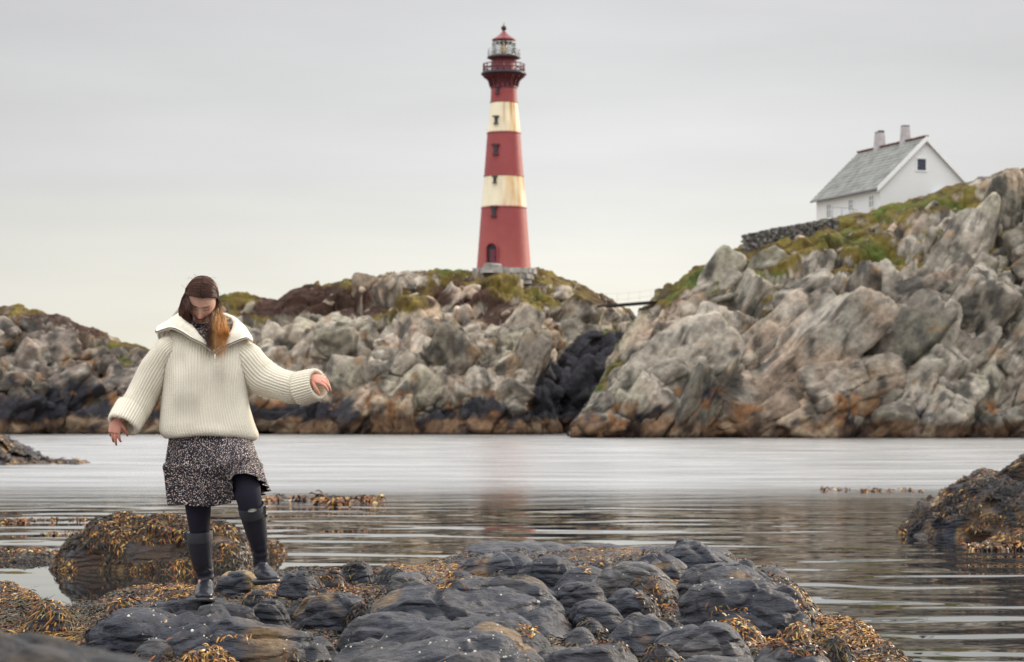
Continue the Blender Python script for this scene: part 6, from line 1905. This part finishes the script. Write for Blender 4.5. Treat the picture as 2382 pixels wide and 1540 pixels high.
    for j in range(rows):
        t = j / (rows - 1)
        R = I * (1 - t) + O * t
        lift = np.sin(math.pi * min(1, t * 1.15) ** 0.7) if t * 1.15 < 1 else 0
        R = R + np.stack([0 * wd, -0.25 * wd * lift * (I[:, 1] < YP + 0.02), 0.16 * wd * lift], -1)
        V.append(R)
    V = np.concatenate(V)
    V, C, N = rib_surface(V, rows, nc, 1, 0.0)
    V = V + N * (0.0035 * fbm(V * 30, 3, 9))[:, None]
    if N[:, 2].mean() < 0: N = -N
    W = np.stack([np.tile(np.linspace(0, 0.9, nc), rows), np.repeat(np.linspace(0, 0.15, rows), nc)], -1)
    c = mesh_obj("collar", V, grid_faces(rows, nc), M_COLLAR, o)
    sd = c.modifiers.new("thickness", 'SOLIDIFY'); sd.thickness = 0.010; sd.offset = 0
    dx, dy = proj(V); fuzz_src.append((V, N, dx, dy, np.ones(len(V), bool)))
    # zip tape and teeth along the collar's outer edge
    e = O[6:] if False else O
    sel = (np.arange(nc) < nc * 0.36) | (np.arange(nc) > nc * 0.76)
    for part in (np.arange(nc)[: int(nc * 0.38)], np.arange(nc)[int(nc * 0.74):]):
        Q = O[part] + np.array([0, -0.007, 0.001])
        mb = MB(); mb.tube(Q, 0.0026, 7); 
        z = mb.build("zip", mat_simple("zip_teeth", (0.035, 0.03, 0.03), 0.4, 0.5), c, smooth=True)
        mb = MB(); mb.tube(Q + np.array([0, -0.0, -0.0055]), 0.0034, 7)
        mb.build("zip_tape", mat_simple("zip_tape", (0.42, 0.36, 0.30), 0.8), z, smooth=True)
    mb = MB(); q = P(500, 826, -0.155)
    mb.box(q, (0.008, 0.005, 0.012)); mb.box(q - np.array([0, 0.002, 0.012]), (0.006, 0.003, 0.014))
    mb.build("zip_pull", mat_simple("zip_metal", (0.8, 0.78, 0.75), 0.2, metal=1.0), o)
    return o
M_COLLAR = mat_simple('brushed_wool', (0.84, 0.79, 0.67), 0.95, 0.1, noise=0.10, nscale=40, bump=0.003, bscale=220)
sweater = make_sweater()

def make_fuzz():
    r = np.random.default_rng(5)
    Vs, Fs = [], []; off = 0
    for (V, N, dx, dy, ok), cnt in zip(fuzz_src, (17000, 6500, 6500, 1500, 1500, 4000)):
        idx = np.flatnonzero(ok); idx = r.choice(idx, cnt)
        p = V[idx]; n = N[idx]; n = n + r.normal(0, 0.55, n.shape); n /= np.linalg.norm(n, axis=1, keepdims=True)
        L = r.uniform(0.005, 0.016, cnt) * np.where(r.uniform(0, 1, cnt) < 0.06, 1.7, 1)
        s = np.cross(n, r.normal(0, 1, n.shape)); s /= np.linalg.norm(s, axis=1, keepdims=True)
        w = 0.00030
        mid = p + n * (L * 0.55)[:, None] + s * (L * 0.15)[:, None]; tip = p + n * (L * 0.85)[:, None] + s * (L * 0.5)[:, None]
        t = np.cross(n, s)
        q = np.stack([p - t * w, p + t * w, mid - t * w * 0.8, mid + t * w * 0.8, tip - t * w * 0.3, tip + t * w * 0.3], 1).reshape(-1, 3)
        b = (np.arange(cnt) * 6)[:, None, None] + off
        Fs.append((b + np.array([[0, 1, 3, 2], [2, 3, 5, 4]])[None]).reshape(-1, 4)); Vs.append(q); off += len(q)
    o = mesh_obj("wool_fuzz", np.concatenate(Vs), np.concatenate(Fs), mat_simple("wool_fibre", (0.86, 0.82, 0.70), 0.8, 0.2), sweater, smooth=False)
    o["kind"] = "stuff"
make_fuzz()

# ---- dress top seen in the collar's opening
def make_blouse():
    lv = np.array([(728, 452, 512, 0.052, 0.02), (740, 448, 516, 0.056, 0.02), (750, 440, 524, 0.066, 0.03), (760, 424, 540, 0.078, 0.025), (772, 408, 553, 0.088, 0.015), (790, 400, 562, 0.098, 0.0), (815, 396, 566, 0.106, -0.005), (850, 396, 562, 0.110, -0.005), (930, 400, 560, 0.11, -0.01), (1004, 400, 575, 0.12, -0.01)], float)
    rows, nc = 80, 120
    L = catmull(lv, rows); ph = np.arange(nc) / nc * 2 * math.pi
    V = np.concatenate([P((l[1] + l[2]) / 2 + (l[2] - l[1]) / 2 * np.cos(ph), l[0], l[4] + l[3] * np.sin(ph) * np.where(np.sin(ph) < 0, 1.0, 1)) for l in L])
    W = np.stack([np.tile(ph / 6.283 * 0.8, rows), np.repeat((L[:, 0] - 728) * KP, nc)], -1)
    mesh_obj("dress_top", V, grid_faces(rows, nc, True), M_PRINT, person, uvs=W)
make_blouse()

# ---- hair
def make_hair():
    r = np.random.default_rng(11)
    c0 = np.array([0.0, 0.010, 0.018]); rad = np.array([0.080, 0.103, 0.106])
    def scalp(alpha, beta, side, k=1.0):
        """alpha: 0 = straight ahead, 90deg = crown, 180 = back; beta: angle from the parting towards the side"""
        return c0 + k * rad * np.stack([side * np.sin(beta), -np.cos(beta) * np.cos(alpha), np.cos(beta) * np.sin(alpha)], -1)
    NP = 16
    strands = []; rootc = []
    def add(ctrl, n=1):
        strands.append(catmull(np.array(ctrl), NP))
    a_front = math.radians(32)
    # cap of short lying strands so that nothing shows between the locks
    for side in (-1, 1):
        N = 1500
        for i in range(N):
            al = a_front + (math.radians(205) - a_front) * r.uniform(0, 1) ** 0.9
            k = 1.0 + r.uniform(0.0, 0.055)
            b_end = math.radians(r.uniform(72, 92))
            pts = []
            for t in np.linspace(0, 1, 5):
                be = math.radians(1.5) + (b_end) * t
                # hair is swept back from the brow towards the ear
                al_t = al + (math.radians(88) - al) * 0.25 * t * (1 if al < math.radians(88) else 0.3)
                pts.append(H2W(scalp(np.array(al_t), np.array(be), side, k * (1 + 0.02 * math.sin(math.pi * t)))))
            last = pts[-1]
            px_, py_ = proj(last)
            if side > 0:
                # right of the picture: gathered behind the ear, then falls over the collar and chest
                f = r.uniform(0, 1)
                tipx = 479 + 50 * f + r.normal(0, 4.5); tipy = 800 + r.normal(0, 17) - 20 * abs(f - 0.62) - (16 if f > 0.85 else 0)
                if r.uniform() < 0.12: tipy -= r.uniform(10, 40)
                lens = r.uniform(0, 1)
                m1 = P(494 + 19 * f + 3 * lens, 722 + r.normal(0, 3), -0.02 - 0.05 * (1 - f) + 0.03 * lens)
                m2 = P(492 + 33 * f, 752 + r.normal(0, 4), -0.085 - 0.035 * (1 - f) + r.normal(0, 0.008))
                wv = 4.0 * math.sin(f * 14 + r.uniform(0, 1.0))
                m3 = P(0.5 * (tipx + 490 + 36 * f) + wv, 780, -0.135 - 0.02 * (1 - f) + r.normal(0, 0.006))
                tip = P(tipx, tipy, -0.165 + r.normal(0, 0.005))
                strands.append(catmull(np.array(pts[:4] + [last, m1, m2, m3, tip]), NP))
            else:
                # left of the picture: falls past the cheek and slips behind the collar
                f = r.uniform(0, 1)
                if r.uniform() < 0.75:
                    m1 = P(418 + 24 * f, 712 + r.normal(0, 4), -0.05 - 0.115 * f)
                    m2 = P(421 + 19 * f, 736 + r.normal(0, 3), -0.06 - 0.085 * f)
                    tip = P(432 + 12 * f, 756 + r.normal(0, 4), -0.04 - 0.05 * f)
                else:
                    m1 = P(430 + 20 * f, 712, 0.03); m2 = P(440 + 20 * f, 735, 0.03); tip = P(445 + 20 * f, 760, 0.04)
                strands.append(catmull(np.array(pts + [m1, m2, tip]), NP))
    # a few flyaway hairs
    for i in range(26):
        be = math.radians(r.uniform(5, 80)); side = r.choice((-1, 1)); al = math.radians(r.uniform(40, 150))
        a = H2W(scalp(np.array(al), np.array(be), side, 1.04)); b = a + r.normal(0, 0.016, 3) + np.array([side * 0.004, 0, 0.008]); c = b + r.normal(0, 0.014, 3) + np.array([side * 0.01, 0, -0.012])
        strands.append(catmull(np.array([a, b, c]), NP))
    for i in range(26):
        a = P(505 + r.uniform(-3, 12), 705 + r.uniform(-4, 26), -0.02); b = a + np.array([0.02, 0, 0.006]) + r.normal(0, 0.01, 3); c = b + np.array([r.uniform(0.01, 0.05), 0, r.uniform(-0.01, 0.012)])
        strands.append(catmull(np.array([a, b, c]), NP))
    S_ = np.array(strands)
    kk = np.linspace(0, 1, NP)[None, :, None] ** 1.5
    S_ = S_ + 0.011 * kk * np.stack([vnoise(S_ * 22 + 3, 1), 0.6 * vnoise(S_ * 22 + 3, 2), 0 * S_[..., 0]], -1) + 0.0028 * kk * r.normal(0, 1, (len(S_), 1, 3))
    n = len(S_)
    tg = np.gradient(S_, axis=1); tg /= np.linalg.norm(tg, axis=-1, keepdims=True) + 1e-9
    ref = r.normal(0, 1, (n, 1, 3)); ref[..., 1] *= 0.4
    s = np.cross(tg, ref); s /= np.linalg.norm(s, axis=-1, keepdims=True) + 1e-9
    s2 = np.cross(tg, s)
    wd = (0.0011 * np.interp(np.linspace(0, 1, NP), [0, 0.1, 0.7, 1], [0.7, 1, 1, 0.25]))[None, :, None]
    wd = wd * np.where(np.arange(n) >= n - 86, 0.35, 1.0)[:, None, None]
    V = np.stack([S_ + s * wd, S_ - 0.5 * s * wd + 0.87 * s2 * wd, S_ - 0.5 * s * wd - 0.87 * s2 * wd], 2)    # n,NP,3,3
    base = (np.arange(n) * NP * 3)[:, None, None, None]
    ii = (np.arange(NP - 1) * 3)[None, :, None, None]
    q = np.array([[0, 1, 4, 3], [1, 2, 5, 4], [2, 0, 3, 5]])[None, None]
    F = (base + ii + q).reshape(-1, 4)
    # colour: dark brown roots, coppery and blond dyed ends; right lock painted brighter as if sunlit
    dxs, dys = proj(S_)
    t = np.linspace(0, 1, NP)[None] * np.ones((n, 1))
    rnd = r.uniform(0.7, 1.35, (n, 1, 1))
    C = np.ones(S_.shape) * np.array([0.095, 0.040, 0.030])
    hl = (r.uniform(0, 1, n) < 0.10)[:, None] * np.ones((1, NP))
    C = lerpc(C, np.array([0.30, 0.15, 0.075]), 0.8 * hl)
    ends = sstep(700, 750, dys) * sstep(486, 506, dxs)
    C = lerpc(C, np.array([0.92, 0.50, 0.18]), 0.9 * ends)
    bl = (r.uniform(0, 1, n) < 0.25)[:, None] * ends
    C = lerpc(C, np.array([0.92, 0.64, 0.32]), 0.8 * bl)
    dkk = (r.uniform(0, 1, n) < 0.22)[:, None] * ends * sstep(812, 760, dys)
    C = lerpc(C, np.array([0.20, 0.085, 0.035]), 0.8 * dkk)
    C = np.clip(C * rnd, 0, 1)
    C = np.repeat(C[:, :, None], 3, 2)
    m = mat_simple("hair_strands", (0.1, 0.05, 0.03), 0.42, 0.45, attr=True)
    nt = m.node_tree; b = nt.nodes["Principled BSDF"]
    tr = nt.nodes.new("ShaderNodeBsdfTranslucent"); a = [x for x in nt.nodes if x.type == 'ATTRIBUTE'][0]
    nt.links.new(a.outputs["Color"], tr.inputs[0])
    mx = nt.nodes.new("ShaderNodeMixShader"); mx.inputs[0].default_value = 0.35
    nt.links.new(b.outputs[0], mx.inputs[1]); nt.links.new(tr.outputs[0], mx.inputs[2]); nt.links.new(mx.outputs[0], nt.nodes["Material Output"].inputs[0])
    h = mesh_obj("hair", V.reshape(-1, 3), F, m, person, colors=C.reshape(-1, 3))
    # scalp cap under the strands
    nu, nv = 60, 40
    al = np.linspace(a_front + 0.06, math.radians(215), nu); be = np.linspace(-math.radians(88), math.radians(88), nv)
    A, B = np.meshgrid(al, be)
    Pt = c0 + 0.985 * rad * np.stack([np.sin(B), -np.cos(B) * np.cos(A), np.cos(B) * np.sin(A)], -1)
    mesh_obj("scalp_hair", H2W(Pt.reshape(-1, 3)), grid_faces(nv, nu), mat_simple("hair_base", (0.045, 0.024, 0.020), 0.6), h)
make_hair()
